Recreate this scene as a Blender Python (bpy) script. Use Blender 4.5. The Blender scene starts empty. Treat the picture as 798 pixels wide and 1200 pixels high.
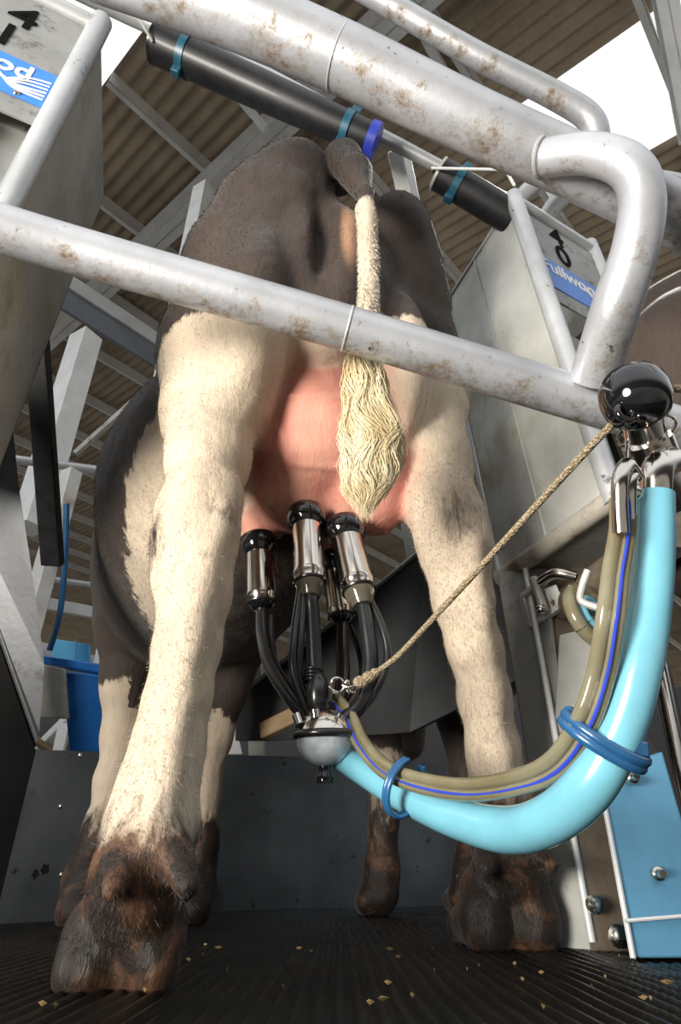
import bpy, bmesh, math, random
import numpy as np
from mathutils import Vector, Matrix, noise as mnoise
random.seed(7); rng = np.random.default_rng(7)
C = bpy.context.scene.collection
PI = math.pi
# ------------------------------------------------------------------ camera
F = 720.0; PITCH = math.radians(30.85); CAMZ = 0.09
CP, SP = math.cos(PITCH), math.sin(PITCH)
CAM = Vector((0, 0, CAMZ))
cd = bpy.data.cameras.new('camera'); cam = bpy.data.objects.new('camera', cd); C.objects.link(cam)
cam.location = CAM; cam.rotation_euler = (PI/2 + PITCH, 0, 0)
cd.sensor_fit = 'VERTICAL'; cd.sensor_height = 36; cd.lens = 36*F/1200; cd.clip_start = 0.02; cd.clip_end = 300
bpy.context.scene.camera = cam
# ------------------------------------------------------------------ world and lights
sc = bpy.context.scene
sc.view_settings.view_transform = 'Standard'; sc.view_settings.look = 'None'
sc.view_settings.gamma = 1; sc.view_settings.use_curve_mapping = False; sc.view_settings.exposure = 0.0
w = bpy.data.worlds.new('world'); sc.world = w; w.use_nodes = True
nt = w.node_tree; nt.nodes.clear()
o_ = nt.nodes.new('ShaderNodeOutputWorld'); bg = nt.nodes.new('ShaderNodeBackground')
tc = nt.nodes.new('ShaderNodeTexCoord'); sep = nt.nodes.new('ShaderNodeSeparateXYZ'); rp = nt.nodes.new('ShaderNodeValToRGB')
nt.links.new(tc.outputs['Generated'], sep.inputs[0]); nt.links.new(sep.outputs['Z'], rp.inputs[0])
rp.color_ramp.elements[0].position = 0.0; rp.color_ramp.elements[0].color = (.02, .018, .016, 1)
e = rp.color_ramp.elements.new(0.26); e.color = (.04, .04, .042, 1)
rp.color_ramp.elements[-1].position = 0.46; rp.color_ramp.elements[-1].color = (.95, .98, 1, 1)
nt.links.new(rp.outputs[0], bg.inputs[0]); bg.inputs[1].default_value = 1.2
nt.links.new(bg.outputs[0], o_.inputs[0])
ld = bpy.data.lights.new('photographer_flash', 'AREA'); ld.shape = 'DISK'; ld.size = 1.0; ld.energy = 43; ld.color = (1, .95, .86); ld.spread = math.radians(88)
lo = bpy.data.objects.new('photographer_flash', ld); C.objects.link(lo)
lo.location = (-1.60, -1.0, 0.28)
lo.rotation_euler = (Vector((0.1, 1.0, 1.15)) - lo.location).to_track_quat('-Z', 'Y').to_euler()
sd = bpy.data.lights.new('sun', 'SUN'); sd.energy = 2.2; sd.angle = math.radians(3); sd.color = (1, .96, .88)
so = bpy.data.objects.new('sun', sd); C.objects.link(so)
so.rotation_euler = Vector((-.31, -.38, -.87)).to_track_quat('-Z', 'Y').to_euler()

# ------------------------------------------------------------------ rays
def ray(px, py):
    u = (px-399)/F; v = -(py-600)/F
    return Vector((u, CP - v*SP, SP + v*CP))
def PD(px, py, d): return CAM + ray(px, py)*d
def PY(px, py, Y): r = ray(px, py); return CAM + r*(Y/r.y)
def PZ(px, py, z): r = ray(px, py); return CAM + r*((z-CAMZ)/r.z)
def depth(p): return p.y*CP + (p.z-CAMZ)*SP
def rad(p, rpx): return rpx*depth(p)/F

# ------------------------------------------------------------------ materials
def N(nt, t, **k):
    n = nt.nodes.new(t)
    for a, b in k.items():
        if a.startswith('_'): setattr(n, a[1:], b)
        else: n.inputs[a.replace('__', ' ')].default_value = b
    return n
def mat_base(name):
    m = bpy.data.materials.new(name); m.use_nodes = True
    nt = m.node_tree; b = nt.nodes['Principled BSDF']; return m, nt, b
def c4(c): return (c[0], c[1], c[2], 1)
def mixc(nt, fac, a, b):
    n = nt.nodes.new('ShaderNodeMix'); n.data_type = 'RGBA'
    for s, v in ((0, fac), (6, a), (7, b)):
        if hasattr(v, 'is_output') or isinstance(v, bpy.types.NodeSocket): nt.links.new(v, n.inputs[s])
        else: n.inputs[s].default_value = v if s == 0 else c4(v)
    return n.outputs[2]
def ramp(nt, src, p0, p1, c0=(0,0,0), c1=(1,1,1)):
    r = nt.nodes.new('ShaderNodeValToRGB'); nt.links.new(src, r.inputs[0])
    r.color_ramp.elements[0].position = p0; r.color_ramp.elements[0].color = c4(c0)
    r.color_ramp.elements[1].position = p1; r.color_ramp.elements[1].color = c4(c1)
    return r.outputs[0]
def noise(nt, scale, detail=4, rough=.6, vec=None, dist=0):
    n = N(nt, 'ShaderNodeTexNoise', Scale=scale, Detail=detail, Roughness=rough, Distortion=dist)
    if vec: nt.links.new(vec, n.inputs['Vector'])
    return n.outputs['Fac']
def objco(nt, scale=(1,1,1), rot=(0,0,0)):
    t = nt.nodes.new('ShaderNodeTexCoord'); m = nt.nodes.new('ShaderNodeMapping')
    m.inputs['Scale'].default_value = scale; m.inputs['Rotation'].default_value = rot
    nt.links.new(t.outputs['Object'], m.inputs['Vector']); return m.outputs[0]
def bump(nt, b, h, strength=.3, dist=.005):
    n = N(nt, 'ShaderNodeBump', Strength=strength, Distance=dist); nt.links.new(h, n.inputs['Height'])
    nt.links.new(n.outputs[0], b.inputs['Normal']); return n
def simple(name, col, rough=.5, metal=0, var=.25, scale=12, coat=0, spots=None, bumpd=0, **kw):
    m, nt, b = mat_base(name); v = objco(nt)
    nz = noise(nt, scale, 5, .65, v)
    dk = tuple(x*(1-var) for x in col); lt = tuple(min(1, x*(1+var)) for x in col)
    cc = ramp(nt, nz, .35, .65, dk, lt)
    if spots:
        s = ramp(nt, noise(nt, spots[1], 6, .7, v), spots[2], spots[2]+.06)
        cc = mixc(nt, s, cc, spots[0])
    nt.links.new(cc, b.inputs['Base Color'])
    b.inputs['Roughness'].default_value = rough; b.inputs['Metallic'].default_value = metal
    b.inputs['Coat Weight'].default_value = coat
    if bumpd: bump(nt, b, noise(nt, scale*3, 4, .6, v), .4, bumpd)
    for k, x in kw.items(): b.inputs[k.replace('_', ' ')].default_value = x
    return m
def galv(name, base=(.52,.53,.55), dirt=(.20,.14,.07), dirt_lo=.55, metal=.55, rough=.42, dscale=9, grime=(.05,.045,.035), under=0.0):
    """galvanised steel with rust brown and dark splashes of dung"""
    m, nt, b = mat_base(name); v = objco(nt)
    sp = ramp(nt, noise(nt, 5, 5, .6, v), .3, .7, tuple(x*.75 for x in base), tuple(min(1,x*1.25) for x in base))
    d1 = ramp(nt, noise(nt, dscale, 9, .75, v, .15), dirt_lo, dirt_lo+.16)
    if under > 0:   # dirt that has run down and dried along the underside
        g = nt.nodes.new('ShaderNodeNewGeometry'); s = nt.nodes.new('ShaderNodeSeparateXYZ'); nt.links.new(g.outputs['Normal'], s.inputs[0])
        mm = N(nt, 'ShaderNodeMath', _operation='MULTIPLY_ADD'); nt.links.new(s.outputs['Z'], mm.inputs[0]); mm.inputs[1].default_value = -under
        nt.links.new(noise(nt, dscale*1.3, 9, .78, v, .15), mm.inputs[2])
        d1 = ramp(nt, mm.outputs[0], dirt_lo+.05, dirt_lo+.22)
    cc = mixc(nt, d1, sp, dirt)
    d2 = ramp(nt, noise(nt, dscale*3.1, 8, .75, v, .3), .62, .68)
    cc = mixc(nt, d2, cc, grime)
    nt.links.new(cc, b.inputs['Base Color']); b.inputs['Metallic'].default_value = metal
    nt.links.new(ramp(nt, d1, 0, 1, (rough,)*3, (.8,)*3), b.inputs['Roughness'])
    bump(nt, b, noise(nt, dscale*4, 6, .7, v), .25, .002)
    return m
M = {}
M['tube'] = galv('galvanised_tube', (.42,.43,.46), (.16,.11,.06), .62, .45, .38, 19, under=.22)
M['tube_clean'] = galv('galvanised_tube_clean', (.50,.51,.52), (.36,.31,.22), .72, .45, .38, 7)
M['panel'] = galv('galvanised_panel', (.46,.46,.43), (.34,.31,.20), .52, .25, .5, 3.4, (.16,.14,.09))
M['post'] = galv('dirty_post', (.27,.27,.25), (.16,.14,.09), .52, .3, .5, 6, (.08,.07,.045))
M['rim'] = galv('rusty_rim', (.45,.42,.36), (.22,.13,.06), .47, .3, .5, 9)
M['panel_edge'] = galv('galvanised_edge', (.58,.57,.54), (.28,.17,.08), .56, .3, .45, 8)
M['plate'] = galv('speckled_plate', (.30,.30,.29), (.06,.055,.05), .54, .35, .5, 22)
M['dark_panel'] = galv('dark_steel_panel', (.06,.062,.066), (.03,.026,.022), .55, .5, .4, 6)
M['kerb'] = galv('kerb_steel', (.13,.147,.165), (.05,.04,.03), .66, .6, .38, 5, (.01,.01,.01))
M['beam'] = simple('painted_beam', (.70,.71,.72), .5, .3, .12, 3)
M['beam_web'] = simple('painted_beam_web', (.22,.24,.28), .5, .3, .12, 3)
M['beam_dark'] = simple('beam_dark', (.10,.11,.13), .5, .4, .15, 3)
M['white_steel'] = simple('white_steel', (.80,.81,.80), .45, .2, .1, 6)
M['roof'] = None
M['chrome'] = simple('stainless_steel', (.62,.58,.53), .16, 1, .08, 20)
M['black_rubber'] = simple('black_rubber', (.012,.012,.013), .28, 0, .3, 30, .3)
M['black_gloss'] = simple('black_gloss', (.006,.006,.007), .08, 0, .2, 9, .6)
M['black_pipe'] = simple('black_pipe', (.012,.012,.014), .46, 0, .4, 30, .1, spots=((.2,.2,.2), 120, .68))
M['teal'] = simple('teal_plastic', (.018,.10,.155), .35, 0, .25, 20)
M['blue_band'] = simple('blue_band', (.03,.05,.42), .4, 0, .15, 20)
M['blue_hose'] = simple('blue_hose', (.19,.50,.63), .24, 0, .10, 9, .5, spots=((.16,.30,.20), 14, .69))
M['clip'] = simple('clip_blue', (.02,.10,.24), .25, 0, .2, 12, .4)
M['stripe'] = simple('stripe_blue', (.03,.06,.48), .3, 0, .1, 9)
M['rope'] = None
M['bluepaint'] = simple('blue_painted_steel', (.10,.29,.46), .42, .1, .14, 5, spots=((.10,.12,.08), 30, .70))
M['trough'] = simple('blue_plastic_trough', (.01,.12,.42), .4, 0, .15, 5)
M['trough_light'] = simple('light_blue_plastic', (.14,.52,.86), .45, 0, .08, 5)
M['rustplate'] = galv('muddy_plate', (.20,.16,.12), (.10,.07,.045), .48, .4, .35, 6)
M['sticker'] = simple('sticker_blue', (.03,.20,.72), .4, 0, .06, 5)
M['sticker_white'] = simple('sticker_white', (.85,.85,.85), .5, 0, .02, 5)
M['ink'] = simple('ink_black', (.006,.006,.006), .8, 0, .1, 5, Specular_IOR_Level=.05)
M['red'] = simple('red_sticker', (.6,.02,.02), .4, 0, .05, 5)
M['milk_glass'] = simple('cloudy_bowl', (.50,.55,.58), .12, 0, .25, 26, .8)
M['brass'] = simple('bright_bolt', (.60,.55,.48), .2, 1, .1, 20)
M['wood'] = simple('timber', (.26,.18,.10), .6, 0, .2, 14)
M['ground'] = simple('concrete_ground', (.24,.225,.20), .85, 0, .2, 3)
def mk_roof():
    m, nt, b = mat_base('fibre_cement_roof'); v = objco(nt)
    c = ramp(nt, noise(nt, 1.3, 6, .65, v), .3, .7, (.27,.215,.16), (.45,.375,.285))
    s = ramp(nt, noise(nt, 14, 6, .7, v), .6, .72); c = mixc(nt, s, c, (.15,.13,.11))
    nt.links.new(c, b.inputs['Base Color']); b.inputs['Roughness'].default_value = .85
    return m
M['roof'] = mk_roof()
def mk_rope():
    m, nt, b = mat_base('braided_rope')
    v = objco(nt)
    w_ = N(nt, 'ShaderNodeTexVoronoi', Scale=330.0); nt.links.new(v, w_.inputs['Vector'])
    c = ramp(nt, w_.outputs['Distance'], .15, .6, (.50,.42,.28), (.20,.15,.09)); nt.links.new(c, b.inputs['Base Color'])
    b.inputs['Roughness'].default_value = .9; bump(nt, b, w_.outputs['Distance'], .8, -.003); return m
M['rope'] = mk_rope()
def mk_clear():
    m, nt, b = mat_base('clear_yellowed_tube'); v = objco(nt)
    c = ramp(nt, noise(nt, 8, 4, .6, v), .35, .7, (.27,.23,.12), (.42,.39,.27)); nt.links.new(c, b.inputs['Base Color'])
    b.inputs['Roughness'].default_value = .12; b.inputs['Transmission Weight'].default_value = .45
    b.inputs['Coat Weight'].default_value = .5; b.inputs['IOR'].default_value = 1.4
    b.inputs['Subsurface Weight'].default_value = .2; b.inputs['Subsurface Scale'].default_value = .01
    return m
M['clear'] = mk_clear()
def mk_clearcup():
    m, nt, b = mat_base('clear_plastic_cone')
    b.inputs['Base Color'].default_value = (.36,.32,.24,1); b.inputs['Roughness'].default_value = .08
    b.inputs['Transmission Weight'].default_value = .75; b.inputs['IOR'].default_value = 1.4; return m
M['clearcup'] = mk_clearcup()
def mk_mat():
    m, nt, b = mat_base('wet_rubber_mat'); v = objco(nt)
    n1 = noise(nt, 7, 8, .7, v, .5)
    c = ramp(nt, n1, .35, .75, (.004,.004,.004), (.018,.015,.010))
    blob = ramp(nt, noise(nt, 26, 6, .7, v, .4), .66, .72); c = mixc(nt, blob, c, (.10,.075,.035))
    nt.links.new(c, b.inputs['Base Color'])
    nt.links.new(ramp(nt, noise(nt, 5, 5, .6, v), .35, .6, (.07,)*3, (.33,)*3), b.inputs['Roughness'])
    bump(nt, b, noise(nt, 60, 8, .75, v), .55, .004); b.inputs['Specular IOR Level'].default_value = .22
    return m
M['mat'] = mk_mat()
def mk_cow(name, white=(.56,.46,.35), dark=(.027,.019,.015), pink=(.50,.205,.155)):
    m, nt, b = mat_base(name); v = objco(nt); vf = objco(nt, (1,1,.30))
    def at(n):
        a = nt.nodes.new('ShaderNodeAttribute'); a.attribute_name = n; return a.outputs['Fac']
    fur = noise(nt, 210, 5, .75, vf)
    big = noise(nt, 6, 5, .6, v)
    wcol = ramp(nt, big, .3, .75, tuple(x*.80 for x in white), tuple(min(1, x*1.12) for x in white))
    wcol = mixc(nt, ramp(nt, noise(nt, 70, 6, .75, vf), .50, .85), wcol, tuple(x*.62 for x in white))
    # pink skin
    pk = mixc(nt, ramp(nt, noise(nt, 9, 5, .6, v, 1.0), .45, .75), pink, (.52,.28,.20))
    wcol = mixc(nt, at('pink'), wcol, pk)
    # dark coat with a ragged hair edge
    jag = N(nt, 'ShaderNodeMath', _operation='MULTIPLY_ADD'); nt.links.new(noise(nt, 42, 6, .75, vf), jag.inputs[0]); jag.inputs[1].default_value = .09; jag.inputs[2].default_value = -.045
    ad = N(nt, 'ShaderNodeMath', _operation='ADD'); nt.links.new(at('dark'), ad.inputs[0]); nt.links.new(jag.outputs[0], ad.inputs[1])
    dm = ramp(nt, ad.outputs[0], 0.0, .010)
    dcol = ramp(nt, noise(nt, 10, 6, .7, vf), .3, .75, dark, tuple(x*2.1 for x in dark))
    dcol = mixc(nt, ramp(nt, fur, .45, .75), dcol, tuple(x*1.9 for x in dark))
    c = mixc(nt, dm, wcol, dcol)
    tan_ = mixc(nt, at('tan'), c, (.36,.20,.12)); c = tan_
    # mud
    ms = N(nt, 'ShaderNodeMath', _operation='MULTIPLY_ADD'); nt.links.new(noise(nt, 30, 8, .78, vf, .5), ms.inputs[0]); ms.inputs[1].default_value = 1.5; ms.inputs[2].default_value = -.75
    ma = N(nt, 'ShaderNodeMath', _operation='ADD'); nt.links.new(at('mud'), ma.inputs[0]); nt.links.new(ms.outputs[0], ma.inputs[1])
    mudc = ramp(nt, noise(nt, 13, 7, .7, v, .6), .50, .74, (.018,.012,.009), (.19,.09,.045))
    c = mixc(nt, ramp(nt, ma.outputs[0], .42, .72), c, mudc)
    nt.links.new(c, b.inputs['Base Color'])
    nt.links.new(ramp(nt, at('mud'), .3, 1, (.62,)*3, (.38,)*3), b.inputs['Roughness'])
    b.inputs['Specular IOR Level'].default_value = .3
    b.inputs['Sheen Weight'].default_value = .12; b.inputs['Sheen Roughness'].default_value = .4
    b.inputs['Subsurface Weight'].default_value = .08; b.inputs['Subsurface Scale'].default_value = .008
    hh = N(nt, 'ShaderNodeMath', _operation='ADD'); nt.links.new(fur, hh.inputs[0])
    h2 = N(nt, 'ShaderNodeMath', _operation='MULTIPLY'); nt.links.new(noise(nt, 26, 6, .65, vf, 1.2), h2.inputs[0]); h2.inputs[1].default_value = 1.6; nt.links.new(h2.outputs[0], hh.inputs[1])
    bump(nt, b, hh.outputs[0], .42, .006)
    return m
M['cow'] = mk_cow('cow_coat')
M['cow_dark'] = mk_cow('neighbour_coat', dark=(.042,.030,.024))
def mk_hair():
    m, nt, b = mat_base('tail_hair'); v = objco(nt)
    nt.links.new(ramp(nt, noise(nt, 14, 4, .6, v), .35, .7, (.60,.47,.26), (.88,.79,.58)), b.inputs['Base Color'])
    b.inputs['Roughness'].default_value = .55; b.inputs['Specular IOR Level'].default_value = .3; return m
M['hair'] = mk_hair()
M['white_hair'] = simple('white_tail_hair', (.72,.66,.56), .6)
M['hair_dark'] = simple('dark_hair', (.05,.035,.03), .6)

# ------------------------------------------------------------------ mesh builder
class MB:
    def __init__(s): s.v = []; s.f = []
    def add(s, vs, fs):
        n = len(s.v); s.v += [tuple(p) for p in vs]; s.f += [tuple(i+n for i in f) for f in fs]; return s
    def box(s, c, x, y, z):
        """box from centre and three half-axis vectors"""
        c, x, y, z = map(Vector, (c, x, y, z)); vs = []
        for k in (-1, 1):
            for j in (-1, 1):
                for i in (-1, 1): vs.append(c + x*i + y*j + z*k)
        fs = [(0,2,3,1),(4,5,7,6),(0,1,5,4),(2,6,7,3),(0,4,6,2),(1,3,7,5)]
        if x.cross(y).dot(z) < 0: fs = [tuple(reversed(f)) for f in fs]
        return s.add(vs, fs)
    def slab(s, pts, t):
        """polygon pts (3-D, coplanar) given thickness vector t"""
        pts = [Vector(p) for p in pts]; t = Vector(t); n = len(pts)
        vs = pts + [p + t for p in pts]
        nrm = sum(((pts[i]-pts[0]).cross(pts[i+1]-pts[0]) for i in range(1, n-1)), Vector())
        fs = [tuple(range(n)), tuple(range(2*n-1, n-1, -1))] + [(i, i+n, (i+1) % n + n, (i+1) % n) for i in range(n)]
        if nrm.dot(t) > 0: fs = [tuple(reversed(f)) for f in fs]
        return s.add(vs, fs)
    def bar(s, a, b, wx, wy, up=(0,0,1)):
        a, b = Vector(a), Vector(b); d = (b-a); L = d.length; d.normalize()
        sx = d.cross(Vector(up)); sx.normalize(); sy = sx.cross(d)
        return s.box((a+b)/2, sx*wx/2, d*L/2, sy*wy/2)
    def tube(s, pts, r, seg=20, caps=True, flat=1.0):
        pts = [Vector(p) for p in pts]; n = len(pts)
        if not hasattr(r, '__len__'): r = [r]*n
        t = [(pts[min(i+1, n-1)]-pts[max(i-1, 0)]).normalized() for i in range(n)]
        up = Vector((0,0,1)) if abs(t[0].z) < .9 else Vector((1,0,0))
        x = t[0].cross(up).normalized(); vs = []
        for i in range(n):
            x = (x - t[i]*x.dot(t[i])).normalized(); y = t[i].cross(x)
            for k in range(seg):
                a = 2*PI*k/seg; vs.append(pts[i] + (x*math.cos(a) + y*math.sin(a)*flat)*r[i])
        fs = []
        for i in range(n-1):
            for k in range(seg):
                k2 = (k+1) % seg; fs.append((i*seg+k, i*seg+k2, (i+1)*seg+k2, (i+1)*seg+k))
        if caps: fs += [tuple(range(seg-1, -1, -1)), tuple(range((n-1)*seg, n*seg))]
        return s.add(vs, fs)
    def lathe(s, a, b, prof, seg=32):
        """prof: (t 0..1 along a->b, radius)"""
        a, b = Vector(a), Vector(b); return s.tube([a+(b-a)*t for t, _ in prof], [r for _, r in prof], seg)
    def ball(s, c, r, sc=(1,1,1), R=None, seg=24, ring=14):
        vs = []; fs = []; c = Vector(c)
        for j in range(ring+1):
            th = PI*j/ring
            for k in range(seg):
                a = 2*PI*k/seg
                p = Vector((math.sin(th)*math.cos(a)*sc[0], math.sin(th)*math.sin(a)*sc[1], math.cos(th)*sc[2]))*r
                if R: p = R @ p
                vs.append(c+p)
        for j in range(ring):
            for k in range(seg):
                k2 = (k+1) % seg; fs.append((j*seg+k, (j+1)*seg+k, (j+1)*seg+k2, j*seg+k2))
        return s.add(vs, fs)
    def torus(s, c, ax, R, r, seg=32, sg=10, a0=0, a1=2*PI, sx=1, ref=None):
        ax = Vector(ax).normalized(); u = ax.orthogonal().normalized() if ref is None else (Vector(ref)-ax*Vector(ref).dot(ax)).normalized(); v = ax.cross(u)
        full = abs(a1-a0-2*PI) < 1e-6
        pts = [Vector(c)+(u*math.cos(a0+(a1-a0)*i/seg)*sx+v*math.sin(a0+(a1-a0)*i/seg))*R for i in range(seg+1)]
        return s.tube(pts, r, sg, caps=not full)
    def build(s, name, mat, parent=None, smooth=True, bevel=0, ang=40, loc=None):
        me = bpy.data.meshes.new(name)
        base = Vector(loc) if loc is not None else Vector((0,0,0))
        if parent is not None: base = base + Vector(world_loc(parent))
        me.from_pydata([tuple(Vector(p)-base) for p in s.v], [], s.f)
        bm = bmesh.new(); bm.from_mesh(me); bmesh.ops.remove_doubles(bm, verts=bm.verts, dist=1e-6); bmesh.ops.recalc_face_normals(bm, faces=bm.faces); bm.to_mesh(me); bm.free()
        me.materials.append(mat)
        if smooth:
            me.shade_smooth(); me.set_sharp_from_angle(angle=math.radians(ang))
        o = bpy.data.objects.new(name, me); C.objects.link(o)
        if parent is not None: o.parent = parent
        if loc is not None: o.location = loc
        if bevel:
            b = o.modifiers.new('bevel', 'BEVEL'); b.width = bevel; b.segments = 2; b.limit_method = 'ANGLE'; b.angle_limit = math.radians(50)
        return o
def world_loc(o):
    p = Vector(o.location)
    while o.parent is not None: o = o.parent; p = p + Vector(o.location)
    return p
def tag(o, label=None, cat=None, group=None, kind=None):
    if label: o['label'] = label
    if cat: o['category'] = cat
    if group: o['group'] = group
    if kind: o['kind'] = kind
    return o
def empty(name, loc, label, cat, group=None):
    o = bpy.data.objects.new(name, None); C.objects.link(o); o.location = loc; o.empty_display_size = .05
    return tag(o, label, cat, group)
def struct(o): o['kind'] = 'structure'; return o
def spline(pts, n=10, closed=False):
    pts = [Vector(p) for p in pts]; out = []; m = len(pts)
    for i in range(m-1):
        p0 = pts[max(i-1, 0)]; p1 = pts[i]; p2 = pts[i+1]; p3 = pts[min(i+2, m-1)]
        for k in range(n):
            t = k/n; out.append(.5*((2*p1)+(p2-p0)*t+(2*p0-5*p1+4*p2-p3)*t*t+(3*p1-p0-3*p2+p3)*t**3))
    out.append(pts[-1]); return out
def lerpr(rs, n=10):
    out = []
    for i in range(len(rs)-1):
        for k in range(n): out.append(rs[i]+(rs[i+1]-rs[i])*k/n)
    out.append(rs[-1]); return out
def text_mesh(name, txt, size, origin, xd, yd, mat, parent, bold=0, ext=.0006):
    cu = bpy.data.curves.new(name, 'FONT'); cu.body = txt; cu.size = size; cu.extrude = ext; cu.offset = bold
    cu.align_x = 'CENTER'; cu.align_y = 'CENTER'
    to = bpy.data.objects.new(name+'_tmp', cu); C.objects.link(to)
    bpy.context.view_layer.update()
    me = bpy.data.meshes.new_from_object(to.evaluated_get(bpy.context.evaluated_depsgraph_get()))
    bpy.data.objects.remove(to)
    xd, yd = Vector(xd).normalized(), Vector(yd).normalized(); zd = xd.cross(yd).normalized()
    base = world_loc(parent) if parent else Vector()
    o0 = Vector(origin) - base
    for v in me.vertices:
        p = v.co.copy(); v.co = o0 + xd*p.x + yd*p.y + zd*p.z
    me.materials.clear(); me.materials.append(mat); me.name = name
    o = bpy.data.objects.new(name, me); C.objects.link(o)
    if parent: o.parent = parent
    return o

# ------------------------------------------------------------------ structure: floor, kerb, ground
def build_floor():
    x0, x1, y0, y1 = -2.6, 2.2, .30, 3.4
    pitch = .0175; nx = int((x1-x0)/pitch)*6; ys = np.concatenate([np.linspace(y0, 1.6, 150), np.linspace(1.62, y1, 30)])
    xs = np.linspace(x0, x1, nx+1); X, Y = np.meshgrid(xs, ys)
    prof = np.clip(np.cos(X/pitch*2*PI)*1.6, -1, 1)*.0028
    right = 1/(1+np.exp(-(X-.38-.25*(Y-1))*40))
    dots = np.cos(Y/.016*2*PI)*.0022
    # ridges along the stall, small studs under and right of the divider
    Z = prof*(1-.6*right) + dots*right*.8
    wav = np.array([mnoise.noise((x*3, y*3, 0)) for y in ys for x in xs[::12]]).reshape(len(ys), -1)
    wav = np.stack([np.interp(xs, xs[::12], r) for r in wav])
    Z = Z + wav*.004 - .004
    v = np.stack([X.ravel(), Y.ravel(), Z.ravel()], 1); n = nx+1
    idx = np.arange(len(ys)*n).reshape(len(ys), n)
    q = np.stack([idx[:-1,:-1].ravel(), idx[:-1,1:].ravel(), idx[1:,1:].ravel(), idx[1:,:-1].ravel()], 1)
    me = bpy.data.meshes.new('floor'); me.from_pydata(v.tolist(), [], q.tolist()); me.shade_smooth(); me.materials.append(M['mat'])
    o = bpy.data.objects.new('floor', me); C.objects.link(o); struct(o)
build_floor()
m_ = MB(); m_.box((-.2, 1.85, -.06), (2.4,0,0), (0,1.55,0), (0,0,.045)); struct(m_.build('platform_base', M['dark_panel']))
m_ = MB(); m_.box((0, 10, -1.0), (40,0,0), (0,40,0), (0,0,.05)); struct(m_.build('ground', M['ground']))

# ------------------------------------------------------------------ roof
U = Vector((.667, .745, 0)).normalized(); S = Vector((-.745, .667, .135)).normalized(); RN = U.cross(S).normalized()
if RN.z < 0: RN = -RN
r0 = ray(148, 62); RO = CAM + r0*(6.9/r0.z)
def roofab(px, py, drop=0):
    """roof-plane coordinates hit by the sight line"""
    r = ray(px, py); o = RO - RN*drop
    t = (o-CAM).dot(RN)/r.dot(RN); p = CAM + r*t - o
    return p.dot(U), p.dot(S)
def RP(a, b, drop=0): return RO + U*a + S*b - RN*drop
aR1 = roofab(680, 71)[0]; aR2 = roofab(779, 168)[0]; bH = roofab(604, 190)[1]
print('roof', aR1, aR2, bH, [tuple(round(x,1) for x in roofab(*p)) for p in ((0,0),(798,0),(100,430),(30,590),(100,700),(500,300),(798,250),(400,0),(150,275),(300,170),(560,0))])
def sheet(mb, a0, a1, b0, b1):
    per = .146; k = 8; n = max(2, int((a1-a0)/per*k)); vs = []; fs = []
    for j, b in enumerate((b0, b1)):
        for layer in (0, 1):
            for i in range(n+1):
                a = a0+(a1-a0)*i/n; vs.append(RP(a, b, .026*math.cos(a/per*2*PI) - .006*layer))
    m = n+1
    for i in range(n):
        fs.append((i, i+1, 2*m+i+1, 2*m+i)); fs.append((m+i, 3*m+i, 3*m+i+1, m+i+1))
        fs.append((i, m+i, m+i+1, i+1)); fs.append((2*m+i, 2*m+i+1, 3*m+i+1, 3*m+i))
    fs.append((0, 2*m, 3*m, m)); fs.append((n, m+n, 3*m+n, 2*m+n))
    mb.add(vs, fs)
rb = MB()
FAR = 30
sk1 = [roofab(*p) for p in ((22,600),(50,572))]; sk2 = [roofab(*p) for p in ((88,712),(117,688))]
sheet(rb, 0, aR1, -4.6, bH); sheet(rb, aR2, aR2+14, -6, bH)
b = bH
while b < FAR:
    b2 = b+2.7
    if 10.5 < b < 13.0: sheet(rb, 0, 9.5, b-.05, b2); sheet(rb, 10.6, 30, b-.05, b2)
    else: sheet(rb, 0, 30, b-.05, b2)
    b = b2
struct(rb.build('ceiling', M['roof'], ang=60))

# purlins
for i in range(-3, 14):
    b = bH - .15 + i*1.38
    e0, e1 = RP(0 if i >= -3 else 0, b, .13), RP(24, b, .13)
    mb = MB()
    mb.slab([RP(-.0, b, .04), RP(24, b, .04), RP(24, b, .20), RP(0, b, .20)], S*.012)
    mb.slab([RP(0, b, .20), RP(24, b, .20), RP(24, b+.07, .20), RP(0, b+.07, .20)], RN*.012)
    tag(mb.build('purlin', M['beam'], bevel=0, smooth=False), 'grey Z-section steel purlin running under the corrugated roof', 'purlin', 'purlins under the roof')
# main rafter seen behind the rump
def ibeam(mb, p, q, hgt, wid, up, t=.016):
    p, q, up = Vector(p), Vector(q), Vector(up).normalized(); d = (q-p).normalized(); sx = d.cross(up).normalized()
    mb.slab([p+up*hgt/2-sx*t/2, q+up*hgt/2-sx*t/2, q-up*hgt/2-sx*t/2, p-up*hgt/2-sx*t/2], sx*t)
    for k in (-1, 1):
        c = up*hgt/2*k
        mb.slab([p+c-sx*wid/2, q+c-sx*wid/2, q+c+sx*wid/2, p+c+sx*wid/2], -up*t*k)
    return mb
aB, bB = roofab(250, 215, .42)
mb = MB(); ibeam(mb, RP(aB, bB-9, .42), RP(aB, bB+9, .42), .42, .20, RN)
tag(mb.build('roof_rafter', M['beam'], smooth=False), 'broad pale grey steel rafter crossing the roof behind the cow rump', 'beam')
# column below the rafter
def post(a, b, wx, wy, name, mat, label, cat, group=None, up=(.5,.86,0)):
    mb = MB(); mb.bar(a, b, wx, wy, up); return tag(mb.build(name, mat, bevel=.004), label, cat, group)
p1 = PD(240, 222, 5.6)
post(Vector((p1.x, p1.y, -.95)), p1, .15, .15, 'steel_column', M['white_steel'], 'white square steel column meeting the rafter left of the rump', 'column')
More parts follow.
